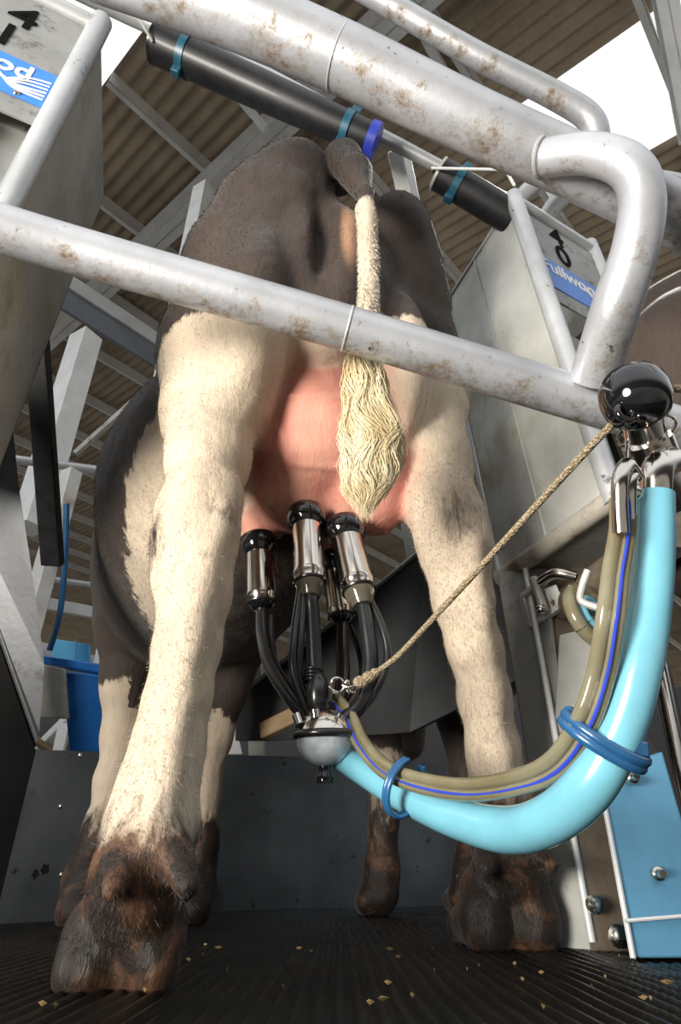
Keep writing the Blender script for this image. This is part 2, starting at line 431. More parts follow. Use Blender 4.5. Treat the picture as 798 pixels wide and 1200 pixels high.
# horizontal eaves beam seen at left behind the flank
pa, pb = PD(30, 312, 5.0), None
ua = U.copy()
q0 = PD(130, 378, 5.2)
eb = empty('eaves_beam', q0, 'deep two-tone grey steel beam behind the flank at left', 'beam')
sx_ = ua.cross(Vector((0,0,1))).normalized()
if sx_.y > 0: sx_ = -sx_
mb = MB(); mb.slab([q0-ua*2.6+Vector((0,0,.03)), q0+ua*3.4+Vector((0,0,.03)), q0+ua*3.4+Vector((0,0,.17)), q0-ua*2.6+Vector((0,0,.17))], sx_*.05); mb.build('upper_flange', M['beam'], eb, smooth=False)
mb = MB(); mb.slab([q0-ua*2.6-Vector((0,0,.19)), q0+ua*3.4-Vector((0,0,.19)), q0+ua*3.4+Vector((0,0,.03)), q0-ua*2.6+Vector((0,0,.03))], sx_*.03); mb.build('web', M['beam_web'], eb, smooth=False)
mb = MB(); mb.bar(q0-ua*2.6+Vector((-.15,.2,.33)), q0+ua*3.4+Vector((-.15,.2,.33)), .09, .07)
tag(mb.build('angle_rail', M['beam_dark'], bevel=.004), 'thin dark rail running just above the deep grey beam', 'rail')
# white columns
def vpost_px(x, y0, y1, d, wid, name, mat, label, cat, group=None, x1=None):
    """vertical post whose top is seen at x, y0 and that continues down past y1"""
    t = PD(x, y0, d); lo_ = ray(x if x1 is None else x1, y1)
    k = (t.y)/lo_.y; zb = CAMZ + lo_.z*k
    return post(Vector((t.x, t.y, zb)), t, wid, wid*.9, name, mat, label, cat, group)
vpost_px(101, 395, 620, 4.2, .16, 'steel_column', M['white_steel'], 'wide white steel column behind the dark divider post at left', 'column')
vpost_px(84, 553, 960, 2.95, .078, 'stall_post', M['panel_edge'], 'grey flat stall post below the bright rail at left', 'post')
mb = MB(); mb.bar(PD(88, 532, 4.2), PD(190, 440, 4.5), .035, .035); tag(mb.build('brace', M['panel_edge'], bevel=.003), 'thin pale diagonal brace with a rust spot beside the flank', 'brace')
mb = MB(); mb.tube([PD(-20, 534, 2.9), PD(135, 553, 3.3)], .022, 16); tag(mb.build('stall_rail', M['tube_clean']), 'bright horizontal steel rail left of the flank, the upper one', 'rail')
mb = MB(); mb.tube([PD(40, 676, 3.1), PD(140, 690, 3.5)], .016, 16); tag(mb.build('stall_rail', M['tube_clean']), 'thin horizontal steel rail just above the blue trough, the lower one', 'rail')
mb = MB(); mb.bar(PD(40, 705, 5), PD(130, 722, 5.4), .05, .1); tag(mb.build('far_beam', M['beam'], bevel=.004), 'small grey beam far behind the blue trough', 'beam')
mb = MB(); mb.tube(spline([PD(78, 590, 2.7), PD(76, 660, 2.7), PD(70, 720, 2.7), PD(58, 762, 2.68)]), .013, 12); tag(mb.build('blue_pipe', M['clip']), 'slim dark blue pipe dropping to the blue trough', 'pipe')
# braces high in the roof
mb = MB(); mb.bar(PD(498, 45, 5.2), PD(536, 112, 5.0), .07, .05); tag(mb.build('roof_brace', M['beam'], bevel=.003), 'short grey diagonal roof brace above the upper gate tube', 'brace')
mb = MB(); mb.bar(PD(276, 110, 5.6), PD(312, 152, 5.4), .06, .05); tag(mb.build('roof_brace', M['beam'], bevel=.003), 'short grey roof brace just below the black pipe', 'brace')
mb = MB(); a_, b_ = PD(768, -60, 4.2), PD(812, 165, 3.9); ibeam(mb, a_, b_, .05, .16, (0,1,0), .012); tag(mb.build('lattice_girder', M['beam'], smooth=False), 'riveted grey steel girder against the white sky at upper right', 'girder')

# ------------------------------------------------------------------ kerb behind the stall
kb = MB()
kp = [PZ(-160, 1086, 0), PZ(0, 1080, 0), PZ(120, 1075, 0), PZ(250, 1067, 0), PZ(430, 1062, 0), PZ(570, 1060, 0), PZ(760, 1056, 0)]
kt = [870, 877, 881, 884, 889, 897, 905]; kx = [-160, 0, 120, 250, 430, 570, 760]
kd = []
for i, p in enumerate(kp): kd.append(PY(kx[i], kt[i], p.y))
kp = [Vector((p.x, p.y, -.01)) for p in kp]
for i in range(len(kp)-1):
    a, b2, c, d = kp[i], kp[i+1], Vector((kd[i+1].x, kp[i+1].y, kd[i+1].z)), Vector((kd[i].x, kp[i].y, kd[i].z))
    kb.slab([a, b2, c, d], Vector((.25, .95, 0))*.02)
    kb.slab([d, c, c+Vector((.02,.06,0)), d+Vector((.02,.06,0))], Vector((0,0,-.012)))
k_ = kb.build('kerb_plate', M['kerb'], ang=20)
tag(k_, 'low wet grey steel kerb plate behind the hooves, with holes and splashes', 'kerb')
for (x, y) in ((94, 885), (72, 1025), (71, 945)):
    bl = MB(); p = PY(x, y, kp[1].y-.03); bl.ball(p, .006, seg=10, ring=6); bl.build('bolt', M['brass'], k_)
hm = MB()
def splat(mb, c, R, n=13, th=.002):
    pts = []
    for i in range(n):
        a = 2*PI*i/n; rr = R*random.uniform(.55, 1.15); pts.append(Vector(c)+Vector((math.cos(a)*rr, 0, math.sin(a)*rr*1.2)))
    mb.slab(pts, (0, -th, 0))
for (x, y, R) in ((53, 1019, .014), (42, 1025, .010), (240, 1000, .0)):
    if R: splat(hm, PY(x, y, kp[1].y-.02), R)
tag(hm.build('splash_mark', M['ink'], k_, smooth=False), 'dark splash marks')

# ------------------------------------------------------------------ dividers (bail cabinets with number plates)
def divider(rear_t, rear_b, R_, Hd, wid, ln_, label, digits, is_right):
    """rear_t / rear_b: top and bottom of the tube nearest the cow; the cabinet runs wid along R_ and ln_ along Hd"""
    R_, Hd = Vector(R_).normalized(), Vector(Hd).normalized()
    root = empty('stall_divider', (rear_b[0], rear_b[1], 0), label, 'stall divider')
    T0, B0 = Vector(rear_t), Vector(rear_b); T1, B1 = T0+R_*wid, B0+R_*wid
    inward = R_.copy()
    # side sheet towards the cow, with a fold line
    TF, BF = T0+Hd*ln_, B0+Hd*(ln_)
    s = MB(); s.slab([T0, TF, BF, B0], inward*.006)
    mid_t, mid_b = T0+(TF-T0)*.52, B0+(BF-B0)*.52
    s.tube([mid_t-inward*.001, mid_b-inward*.001], .003, 6)
    s.build('side_sheet', M['panel'], root)
    s = MB(); s.slab([T1, T1+Hd*ln_, B1+Hd*ln_, B1], -inward*.006); s.build('side_sheet', M['panel'], root)
    s = MB(); s.slab([TF, TF+R_*wid, BF+R_*wid, BF], -Hd*.006); s.build('front_sheet', M['panel'], root)
    # thick flange round the bottom
    s = MB(); s.slab([B0, BF, BF+R_*wid, B1], Vector((0,0,.012))); s.build('bottom_plate', M['post'], root, bevel=.003)
    s = MB(); lift = Vector((0,0,.012)); s.tube([B0-Hd*.01+lift, BF+lift], .020, 14)
    s.tube([B0+lift, B1+lift], .014, 14); s.build('bottom_rim', M['rim'], root)
    # tubes
    s = MB(); s.tube([T0+Vector((0,0,.01)), B0], .021, 20); s.build('frame_tube', M['tube_clean'], root)
    s = MB(); s.tube([T1+Vector((0,0,.01)), B1], .021, 20); s.build('frame_tube', M['tube_clean'], root)
    s = MB(); s.tube([T0-Vector((0,0,.02)), T1-Vector((0,0,.02))], .019, 16); s.build('top_bar', M['tube_clean'], root)
    s = MB(); s.tube([TF+Vector((0,0,-.01)), BF], .008, 12); s.tube([T0, TF], .006, 12); s.build('edge_trim', M['tube_clean'], root)
    # number plate between the tubes
    ax = (B0-T0).normalized(); out = R_.cross(Vector((0,0,1))).normalized()
    if out.y > 0: out = -out
    def Q(u, z, o=0):       # u across 0..1, z drop from the top
        return T0 + R_*(wid*u) + ax*z + out*o
    dz = 0 if is_right else .035
    pl = MB(); pl.slab([Q(.06,.05), Q(.94,.05), Q(.94,.38+dz), Q(.06,.38+dz)], out*.005)
    plate = pl.build('number_plate', M['plate'], root, bevel=.001)
    b_ = MB(); b_.slab([Q(.07,.220+dz,.0056), Q(.93,.220+dz,.0056), Q(.93,.330+dz,.0056), Q(.07,.330+dz,.0056)], out*.0012); b_.build('sticker', M['sticker'], plate, smooth=False)
    text_mesh('digit', digits[0], .105, Q(.42 if is_right else .60, .085+dz, .0065), R_, -ax, M['ink'], plate, .0009)
    text_mesh('digit', digits[1], .105, Q(.42 if is_right else .57, .165+dz, .0065), R_, -ax, M['ink'], plate, .0009)
    text_mesh('brand_lettering', 'Fullwood', .058, Q(.43, .252+dz, .0075), R_, -ax, M['sticker_white'], plate, .0012)
    lg = MB()
    for k in range(3):      # crossing stripe emblem
        o1 = .012*k
        path = [Q(.55-.0+o1*1.2, dz+0.263+o1*0+.0, .0078), Q(.66+o1*.8, dz+0.287+o1*.2, .0078), Q(.76, dz+0.298+o1*.5, .0078), Q(.92, dz+0.287+o1*.95, .0078)]
        path = spline(path, 5)
        for i in range(len(path)-1):
            d = (path[i+1]-path[i]).normalized(); n_ = d.cross(out).normalized()*.0026
            lg.slab([path[i]-n_, path[i+1]-n_, path[i+1]+n_, path[i]+n_], out*.0008)
        path = spline([Q(.92, dz+0.253+.0+o1*.95, .0079), Q(.80, dz+0.265+o1*.8, .0079), Q(.70, dz+0.293+o1*.3, .0079)], 4)
        for i in range(len(path)-1):
            d = (path[i+1]-path[i]).normalized(); n_ = d.cross(out).normalized()*.0022
            lg.slab([path[i]-n_, path[i+1]-n_, path[i+1]+n_, path[i]+n_], out*.0008)
    lg.build('wave_emblem', M['sticker_white'], plate, smooth=False)
    bt = MB(); bt.ball(Q(.78, .355, .006), .006, seg=12, ring=6); bt.build('rivet', M['brass'], plate)
    return root, Q, out
HdR = Vector((-.34, .94, 0)).normalized()
rt = PY(602, 232, .95); rbm = PY(722, 590, .95)
div_r, QR, outR = divider(rt, rbm, (.866,.5,0), Vector((PY(520,352,1.3)-rt)).normalized()*Vector((1,1,0)), .285, .375,
    'grey galvanised stall divider with number plate 40, right of the cow', '40', True)
# inside of the right divider: lower equipment plate with a red sticker
s = MB(); s.slab([QR(.08,.47,-.01), QR(.92,.47,-.01), QR(.92,.66,-.01), QR(.08,.66,-.01)], outR*.006); eq = s.build('equipment_cover', M['plate'], div_r, bevel=.004)
s = MB(); s.slab([QR(.30,.50,-.002), QR(.42,.50,-.002), QR(.42,.535,-.002), QR(.30,.535,-.002)], outR*.001); tag(s.build('sticker', M['red'], eq, smooth=False), 'small red sticker')
s = MB(); s.slab([QR(.22,.36,-.12), QR(.98,.36,-.12), QR(.98,.93,-.12), QR(.22,.93,-.12)], -outR*.004); s.build('back_sheet', M['dark_panel'], div_r)
# forward extension plate, seen left of the seam
f0, f1 = PY(522, 372, 1.31), PY(600, 668, 1.31); HX = Vector((-.42,.90,0))
s = MB(); s.slab([f0, f0+HX*.42-Vector((0,0,.10)), f1+HX*.42, f1], Vector((.9,.42,0))*.005); s.build('extension_sheet', M['panel'], div_r)
s = MB(); s.torus(f0+Vector((-.004,-.01,.012)), (.9,.42,0), .032, .006, 18, 8, 0, PI); s.build('lifting_loop', M['black_rubber'], div_r)

rt2 = PD(121, 28, 1.19+.02); 
rt2 = PZ(118, 28, 1.62); rb2 = Vector((rt2.x-.03, rt2.y, .69))
RL = Vector((.90,.43,0)).normalized()
rtL = rt2 - RL*.285; rbL = rb2 - RL*.285
div_l, QL, outL = divider(rtL, rbL, RL, (-.30,.954,0), .285, .40, 'grey galvanised stall divider with number plate 41, left of the cow', '41', False)
# square latch box and rusty loop under the left plate
s = MB()
lb = [QL(.16,.43,.0), QL(.58,.43,.0), QL(.58,.70,.0), QL(.16,.70,.0)]
s.slab(lb, outL*.03); bx_ = s.build('latch_box', M['chrome'], div_l, bevel=.012)
s = MB()
for u in (.40,.46,.52): s.tube([QL(u,.45,.032), QL(u,.68,.032)], .0025, 8)
s.build('ribs', M['chrome'], bx_)
s = MB(); s.tube(spline([QL(.20,.56,.05), QL(.40,.56,.06), QL(.54,.575,.06), QL(.58,.62,.06), QL(.58,.74,.06)], 8), .009, 12); tag(s.build('rusty_loop', M['tube'], div_l), 'rusty bent handle loop')
s = MB(); s.slab([QL(.04,.05,-.03), QL(.96,.05,-.03), QL(.96,.93,-.03), QL(.04,.93,-.03)], -outL*.004); s.build('back_sheet', M['panel'], div_l)

# lower posts and plates of the dividers
s = MB(); a0 = [PY(582, 670, 1.25), PY(640, 665, 1.20), PY(692, 1104, 1.13), PY(652, 1104, 1.17)]
rp_ = empty('divider_post', (a0[2].x, a0[2].y, 0), 'grey folded steel divider post standing right of the right hoof', 'post')
s.slab([a0[0], a0[1], Vector((a0[2].x,a0[2].y,-.004)), Vector((a0[3].x,a0[3].y,-.004))], (.02,.04,0)); s.build('web', M['post'], rp_, bevel=.003)
s = MB(); s.tube([a0[0]+(a0[1]-a0[0])*.55+Vector((0,-.012,0)), (a0[2]+Vector((0,-.008,0)))], .006, 10); s.build('fold', M['white_steel'], rp_)
s = MB(); a1 = [PY(640,670,1.22), PY(720,640,1.22), PY(735,1098,1.12), PY(690,1104,1.12)]
a1[2].z = a1[3].z = -.004
s.slab(a1, (.02,.03,0)); pl_ = s.build('mud_plate', M['rustplate'], rp_, bevel=.003)
for (x,y,Rr) in ((696,1060,.010),(724,1097,.012)):
    s = MB(); p = PY(x,y,1.105); s.lathe(p, p+Vector((0,-.016,0)), [(0,Rr*1.3),(.3,Rr*1.3),(.35,Rr),(.9,Rr*.9),(1,Rr*.4)], 14)
    s.build('bolt', M['brass'], pl_)
s = MB(); cc_ = [PY(655,745,1.19), PY(700,735,1.19), PY(702,800,1.17), PY(668,905,1.15), PY(650,840,1.17)]
s.slab(cc_, (0,-.006,0)); s.build('patch_plate', M['panel'], rp_, bevel=.001)
# blue side plate of the platform at lower right
bp = empty('blue_cover', PY(760,1100,1.0)*1, 'blue painted steel cover plate with two bolts at lower right', 'cover plate')
bp.location.z = 0
b4 = [PY(700,905,1.06), PY(776,880,1.06), PY(836,1085,1.0), PY(738,1110,1.0)]
b4[2].z = b4[3].z = .0
s = MB(); s.slab(b4, (.02,.05,0)); s.build('plate', M['bluepaint'], bp, bevel=.003)
s = MB(); s.tube([b4[0]+Vector((0,-.004,0)), b4[3]+Vector((0,-.004,0))], .004, 8); s.tube([PY(733,1079,1.0), PY(830,1071,1.0)], .0025, 8); s.build('edge_trim', M['white_steel'], bp)
for (x,y) in ((742,911),(772,1024)):
    s = MB(); p = PY(x,y,1.028 if y < 1000 else 1.012); s.lathe(p+Vector((0,.02,0)), p+Vector((0,-.014,0)), [(0,.009),(.6,.009),(.65,.006),(1,.005)], 14)
    s.build('bolt', M['brass'], bp)
s = MB(); g4 = [PY(700,850,1.12), PY(742,840,1.12), PY(775,885,1.12), PY(778,900,1.12), PY(700,912,1.12)]
s.slab(g4, (.0,.01,0)); tag(s.build('corner_plate', M['dark_panel'], bp, bevel=.002), 'grey corner plate')

# dark sheet between this stall and the next, seen behind the cups
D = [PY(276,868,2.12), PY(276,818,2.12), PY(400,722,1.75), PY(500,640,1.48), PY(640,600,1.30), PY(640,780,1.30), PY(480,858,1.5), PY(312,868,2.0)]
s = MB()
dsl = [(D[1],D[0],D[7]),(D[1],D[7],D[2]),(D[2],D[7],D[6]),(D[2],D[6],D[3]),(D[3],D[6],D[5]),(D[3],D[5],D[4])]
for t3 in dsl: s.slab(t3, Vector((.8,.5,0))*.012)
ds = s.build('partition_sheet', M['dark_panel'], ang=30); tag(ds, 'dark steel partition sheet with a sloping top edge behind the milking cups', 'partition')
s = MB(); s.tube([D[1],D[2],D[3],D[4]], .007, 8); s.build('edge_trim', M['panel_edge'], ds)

# left divider lower part, its shadow put into the dark sheet colour
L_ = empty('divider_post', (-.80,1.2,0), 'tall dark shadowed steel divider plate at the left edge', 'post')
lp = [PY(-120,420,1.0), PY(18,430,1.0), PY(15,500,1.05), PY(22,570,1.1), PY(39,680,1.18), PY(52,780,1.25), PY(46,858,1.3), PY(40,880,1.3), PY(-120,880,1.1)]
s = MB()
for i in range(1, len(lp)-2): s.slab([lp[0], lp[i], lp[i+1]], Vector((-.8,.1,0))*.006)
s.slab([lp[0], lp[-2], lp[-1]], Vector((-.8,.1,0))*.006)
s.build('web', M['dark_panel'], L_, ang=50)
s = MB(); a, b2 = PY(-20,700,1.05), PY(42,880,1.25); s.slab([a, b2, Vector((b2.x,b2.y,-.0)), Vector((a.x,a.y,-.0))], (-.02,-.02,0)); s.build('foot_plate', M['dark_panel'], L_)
s = MB(); s.bar(PD(38,330,1.55), PD(62,662,1.75), .058, .03, (0,1,0)); tag(s.build('dark_stanchion', M['black_rubber'], bevel=.004), 'flat black stanchion hanging beside the left divider', 'stanchion')

# ------------------------------------------------------------------ gate of bent tube in the foreground
gate = empty('tube_gate', PD(399, 500, .8), 'dirty galvanised bent-tube gate crossing in front of the cow', 'gate')
def ptube(name, pts, mat, parent, n=8, seg=28, label=None):
    """pts: (px,py,depth,width_px)"""
    P = [PD(x, y, d) for x, y, d, _ in pts]; R_ = [w_*d/F/2 for _, _, d, w_ in pts]
    mb = MB(); mb.tube(spline(P, n), lerpr(R_, n), seg); o = mb.build(name, mat, parent)
    if label: o['label'] = label
    return o
lowd = .86
ptube('lower_tube', [(-60,250,.80,58),(120,303,.86,55),(400,383,.90,53),(640,456,.92,53),(860,523,.94,52)], M['tube'], gate)
s = MB()
for (x,y,dd) in ((407,385,.90),):
    c = PD(x,y,dd); d = (PD(x+30,y+8.6,dd+.003)-c).normalized(); s.torus(c, d, .0325, .0018, 32, 8)
s.build('weld_bead', M['tube_clean'], gate)
ptube('upper_tube', [(60,-62,.93,78),(250,5,.93,76),(400,68,.93,74),(560,145,.93,70),(700,208,.93,68),(880,298,.93,66)], M['tube'], gate)
ptube('bent_tube', [(640,185,.90,42),(690,180,.86,46),(735,195,.83,50),(752,230,.82,52),(745,290,.82,54),(722,360,.84,56),(695,445,.90,54)], M['tube'], gate, 10)
s = MB(); c = PD(636,185,.902); s.torus(c, ray(690,180)*.86-ray(634,185)*.905, .0265, .0035, 28, 8); s.build('weld_bead', M['tube_clean'], gate)
s = MB(); c = PD(398,68,.93); s.torus(c, U*0+ (PD(560,145,.93)-PD(250,5,.93)), .0472, .0016, 32, 8); s.build('weld_bead', M['tube_clean'], gate)
ptube('rear_tube', [(380,-40,1.25,26),(470,14,1.25,27),(560,66,1.25,28),(650,112,1.25,29),(690,138,1.25,30),(700,165,1.25,30),(698,190,1.26,30)], M['tube'], gate, 8)
# curved rail seen right of the bent tube and behind the divider
r1 = ptube('curved_rail', [(690,212,1.5,24),(745,212,1.5,26),(800,220,1.5,26),(850,250,1.5,26)], M['tube_clean'], None); tag(r1, 'pale curved steel rail emerging right of the bent tube', 'rail')
r2 = ptube('curved_rail', [(700,205,1.95,20),(668,225,1.95,22),(645,248,1.95,22),(630,290,1.95,22),(628,380,1.95,20)], M['tube_clean'], None); tag(r2, 'pale curved steel rail behind number plate 40', 'rail')
r3 = ptube('curved_rail', [(590,262,1.8,16),(610,232,1.8,18),(628,214,1.8,20),(650,190,1.8,20)], M['tube_clean'], None); tag(r3, 'short pale curved rail behind the top corner of the right divider', 'rail')

# ------------------------------------------------------------------ overhead pipes
sp_ = ptube('steel_pipe', [(60,-28,1.7,24),(150,14,1.7,25),(300,85,1.7,22),(450,162,1.7,17),(505,190,1.7,15),(640,262,1.7,14)], M['tube_clean'], None, 4)
tag(sp_, 'slim grey steel pipe running behind the black pipes overhead', 'pipe')
def blackpipe(pts, label, lid=None):
    o = ptube('black_pipe', pts, M['black_pipe'], None, 4); tag(o, label, 'pipe')
    P = [PD(x,y,d) for x,y,d,_ in pts]
    return o, P
o1, P1 = blackpipe([(183,50,1.6,46),(300,103,1.6,43),(441,166,1.6,36)], 'long black plastic pipe hanging above the rump')
d1 = (P1[2]-P1[0]).normalized()
def cap(pos, dirn, r, parent, nm='end_cap', mat=None):
    s = MB(); s.lathe(pos-dirn*.006, pos+dirn*.002, [(0,r*1.02),(.8,r*1.02),(1,r*.92)], 28); return s.build(nm, mat or M['black_rubber'], parent)
cap(P1[0], -d1, 46*1.6/F/2, o1)
o2, P2 = blackpipe([(513,203,1.62,38),(600,255,1.62,38)], 'short black plastic pipe with a grey end disc right of the rump')
d2_ = (P2[1]-P2[0]).normalized(); cap(P2[0], -d2_, 38*1.62/F/2, o2, 'end_disc', M['panel_edge'])
s = MB(); s.ball(P2[0]-d2_*.008, .007, seg=10, ring=6); s.build('bolt', M['ink'], o2)
def band(pos, dirn, r, label, mat, wid=.02, tab=True):
    s = MB(); dirn = dirn.normalized()
    s.tube([pos-dirn*wid/2, pos-dirn*wid/2.01, pos+dirn*wid/2.01, pos+dirn*wid/2], [r*.9, r, r, r*.9], 32)
    o = s.build('pipe_clip', mat); tag(o, label, 'clip')
    if tab:
        up = Vector((0,-.3,1)); up = (up-dirn*up.dot(dirn)).normalized(); sx = dirn.cross(up)
        s = MB(); s.box(pos+up*r*1.15, dirn*wid*.6, sx*.014, up*.016); s.build('clip_lug', mat, o, bevel=.003)
        s = MB(); s.box(pos-up*r*1.1, dirn*wid*.6, sx*.012, up*.010); s.build('clip_lug', mat, o, bevel=.003)
    return o
pp = lambda x,y,d: PD(x,y,d)
band(pp(219,66,1.6), d1, .0535, 'teal clip on the left end of the long black pipe', M['teal'])
band(pp(407,151,1.6), d1, .047, 'teal clip on the long black pipe above the tail', M['teal'])
band(pp(437,164,1.6), d1, .046, 'bright blue band at the right end of the long black pipe', M['blue_band'], .024, False)
band(pp(536,216,1.62), d2_, .047, 'steel-blue clip round the short black pipe', M['teal'])
s = MB(); s.tube([PD(140,-20,1.45), PD(178,48,1.55)], .0035, 8); tag(s.build('wire_stay', M['white_steel']), 'thin pale wire running to the left end of the long black pipe', 'wire')
s = MB(); s.tube([PD(506,197,1.58), PD(592,199,1.45), PD(603,218,1.42)], .0035, 8); tag(s.build('wire_stay', M['white_steel']), 'thin pale wire from the short black pipe to the right divider', 'wire')
post(PD(500,330,1.95), PD(466,174,1.76), .048, .048, 'white_post', M['white_steel'], 'small white square post rising behind the right hip', 'post')

# ------------------------------------------------------------------ SDF cows
class Field:
    def __init__(s, lo, hi, h):
        s.lo = np.array(lo, float); s.h = h; s.n = np.ceil((np.array(hi)-s.lo)/h).astype(int)+1
        s.F = np.full(s.n, 1.0, np.float32); s.grp = 'b'; s.rec = []
    def box(s, lo, hi):
        a = np.clip(np.floor((np.array(lo)-s.lo)/s.h).astype(int), 0, s.n-1); b = np.clip(np.ceil((np.array(hi)-s.lo)/s.h).astype(int)+1, 1, s.n)
        sl = tuple(slice(a[i], b[i]) for i in range(3))
        g = [s.lo[i]+s.h*np.arange(a[i], b[i]) for i in range(3)]
        return sl, g[0][:,None,None].astype(np.float32), g[1][None,:,None].astype(np.float32), g[2][None,None,:].astype(np.float32)
    def smin(s, sl, d, k, sub=False):
        A = s.F[sl]
        if sub:
            B = -d; h = np.clip(k-np.abs(A-B), 0, None)/k; s.F[sl] = np.maximum(A, B)+h*h*k*.25
        else:
            h = np.clip(k-np.abs(A-d), 0, None)/k; s.F[sl] = np.minimum(A, d)-h*h*k*.25
    def cone(s, a, b, ra, rb_, k=.03, sub=False):
        a = np.array(a, float); b = np.array(b, float); R_ = max(ra, rb_)+.12
        if not sub: s.rec.append((s.grp, a, b, ra, rb_))
        sl, X, Y, Z = s.box(np.minimum(a,b)-R_, np.maximum(a,b)+R_)
        ab = b-a; L2 = ab.dot(ab)+1e-9
        t = np.clip(((X-a[0])*ab[0]+(Y-a[1])*ab[1]+(Z-a[2])*ab[2])/L2, 0, 1)
        d = np.sqrt((X-a[0]-t*ab[0])**2+(Y-a[1]-t*ab[1])**2+(Z-a[2]-t*ab[2])**2)-(ra+(rb_-ra)*t)
        s.smin(sl, d.astype(np.float32), k, sub)
    def chain(s, pts, k=.03):
        for i in range(len(pts)-1): s.cone(pts[i][0], pts[i+1][0], pts[i][1], pts[i+1][1], k)
    def ell(s, c, r, ax=None, k=.04, sub=False):
        c = np.array(c, float); r = np.array(r, float); R_ = r.max()+.14
        if not sub: s.rec.append((s.grp, c, r, ax, None))
        sl, X, Y, Z = s.box(c-R_, c+R_); X = X-c[0]; Y = Y-c[1]; Z = Z-c[2]
        if ax is None: ax = np.eye(3)
        ax = np.array([list(v) for v in ax], float)
        p = [X*ax[i][0]+Y*ax[i][1]+Z*ax[i][2] for i in range(3)]
        k0 = np.sqrt(sum((p[i]/r[i])**2 for i in range(3))); k1 = np.sqrt(sum((p[i]/r[i]**2)**2 for i in range(3)))+1e-6
        s.smin(sl, (k0*(k0-1)/k1).astype(np.float32), k, sub)
    def dist(s, P, grp):
        out = np.full(len(P), 9.0)
        for g, a, b, ra, rb_ in s.rec:
            if g != grp: continue
            if rb_ is None:
                ax = np.eye(3) if ra is None else np.array([list(v) for v in ra], float); p = (P-a)@ax.T
                k0 = np.sqrt(((p/b)**2).sum(1)); k1 = np.sqrt(((p/b**2)**2).sum(1))+1e-6; d = k0*(k0-1)/k1
            else:
                ab = b-a; t = np.clip(((P-a)@ab)/(ab@ab+1e-9), 0, 1); d = np.linalg.norm(P-a-t[:,None]*ab, axis=1)-(ra+(rb_-ra)*t)
            out = np.minimum(out, d)
        return out
    def mesh(s):
        Fd = s.F; S_ = Fd < 0; n = s.n
        c = S_[:-1,:-1,:-1].astype(np.int8)
        for dx in (0,1):
            for dy in (0,1):
                for dz in (0,1):
                    if dx+dy+dz: c = c + S_[dx:n[0]-1+dx, dy:n[1]-1+dy, dz:n[2]-1+dz]
        act = (c > 0) & (c < 8); I = np.argwhere(act); idx = np.full(act.shape, -1, np.int64); idx[act] = np.arange(len(I))
        acc = np.zeros((len(I), 3)); cnt = np.zeros(len(I))
        cor = [(x,y,z) for x in (0,1) for y in (0,1) for z in (0,1)]
        val = {q: Fd[I[:,0]+q[0], I[:,1]+q[1], I[:,2]+q[2]] for q in cor}
        for q in cor:
            for axx in range(3):
                if q[axx] == 0:
                    q2 = list(q); q2[axx] = 1; q2 = tuple(q2); a, b = val[q], val[q2]; m = (a < 0) != (b < 0)
                    t = np.where(m, a/(a-b+1e-12), 0)
                    for d in range(3):
                        acc[:, d] += np.where(m, q[d] + (t if d == axx else 0), 0)
                    cnt += m
        V = (I + acc/cnt[:,None])*s.h + s.lo
        quads = []
        for axx in range(3):
            sl0 = [slice(1, n[i]-1) for i in range(3)]; sl1 = list(sl0); sl0[axx] = slice(0, n[axx]-1); sl1[axx] = slice(1, n[axx])
            a, b = S_[tuple(sl0)], S_[tuple(sl1)]; m = a != b; J = np.argwhere(m); fl = a[m]
            off = [1,1,1]; off[axx] = 0; J = J+np.array(off)
            u, v = [(1,2),(2,0),(0,1)][axx]
            def g(du, dv):
                K = J.copy(); K[:,u] -= du; K[:,v] -= dv; return idx[K[:,0],K[:,1],K[:,2]]
            q = np.stack([g(0,0), g(1,0), g(1,1), g(0,1)], 1)
            q[~fl] = q[~fl][:, ::-1]; quads.append(q)
        return V, np.concatenate(quads)
def sm(x, a, b): t = np.clip((x-a)/(b-a), 0, 1); return t*t*(3-2*t)
def make_body(name, V, Q, attrs, mat, parent):
    me = bpy.data.meshes.new(name); base = np.array(world_loc(parent))
    me.from_pydata((V-base).tolist(), [], Q.tolist()); me.shade_smooth(); me.materials.append(mat)
    for k, a in attrs.items():
        at = me.attributes.new(k, 'FLOAT', 'POINT'); at.data.foreach_set('value', a.astype(np.float32))
    o = bpy.data.objects.new(name, me); C.objects.link(o); o.parent = parent
    return o

# ---- main cow
TH = Vector((.015, .76, 0)); Hh = Vector((-.42, .907, 0)).normalized(); Rr_ = Vector((Hh.y, -Hh.x, 0))
def L(t, w_, z): return Vector((TH.x, TH.y, 0)) + Hh*t + Rr_*w_ + Vector((0,0,z))
AX = (Hh, Rr_, Vector((0,0,1)))
fd = Field((-1.35, .50, -.012), (.50, 2.75, 1.56), .0085)
# trunk
fd.ell(L(1.0,0,.96), (.68,.325,.37), AX, .05)
fd.ell(L(.62,-.05,.93), (.40,.30,.32), AX, .10)
fd.ell(L(1.42,0,.92), (.32,.24,.36), AX, .08)
fd.cone(L(.14,0,1.33), L(1.5,0,1.34), .075, .07, .12)
fd.ell(L(.30,0,1.20), (.30,.20,.20), AX, .08)
fd.cone(L(.36,-.22,1.33), L(.16,-.13,1.28), .055, .075, .09); fd.cone(L(.36,.22,1.33), L(.16,.13,1.28), .055, .075, .09)
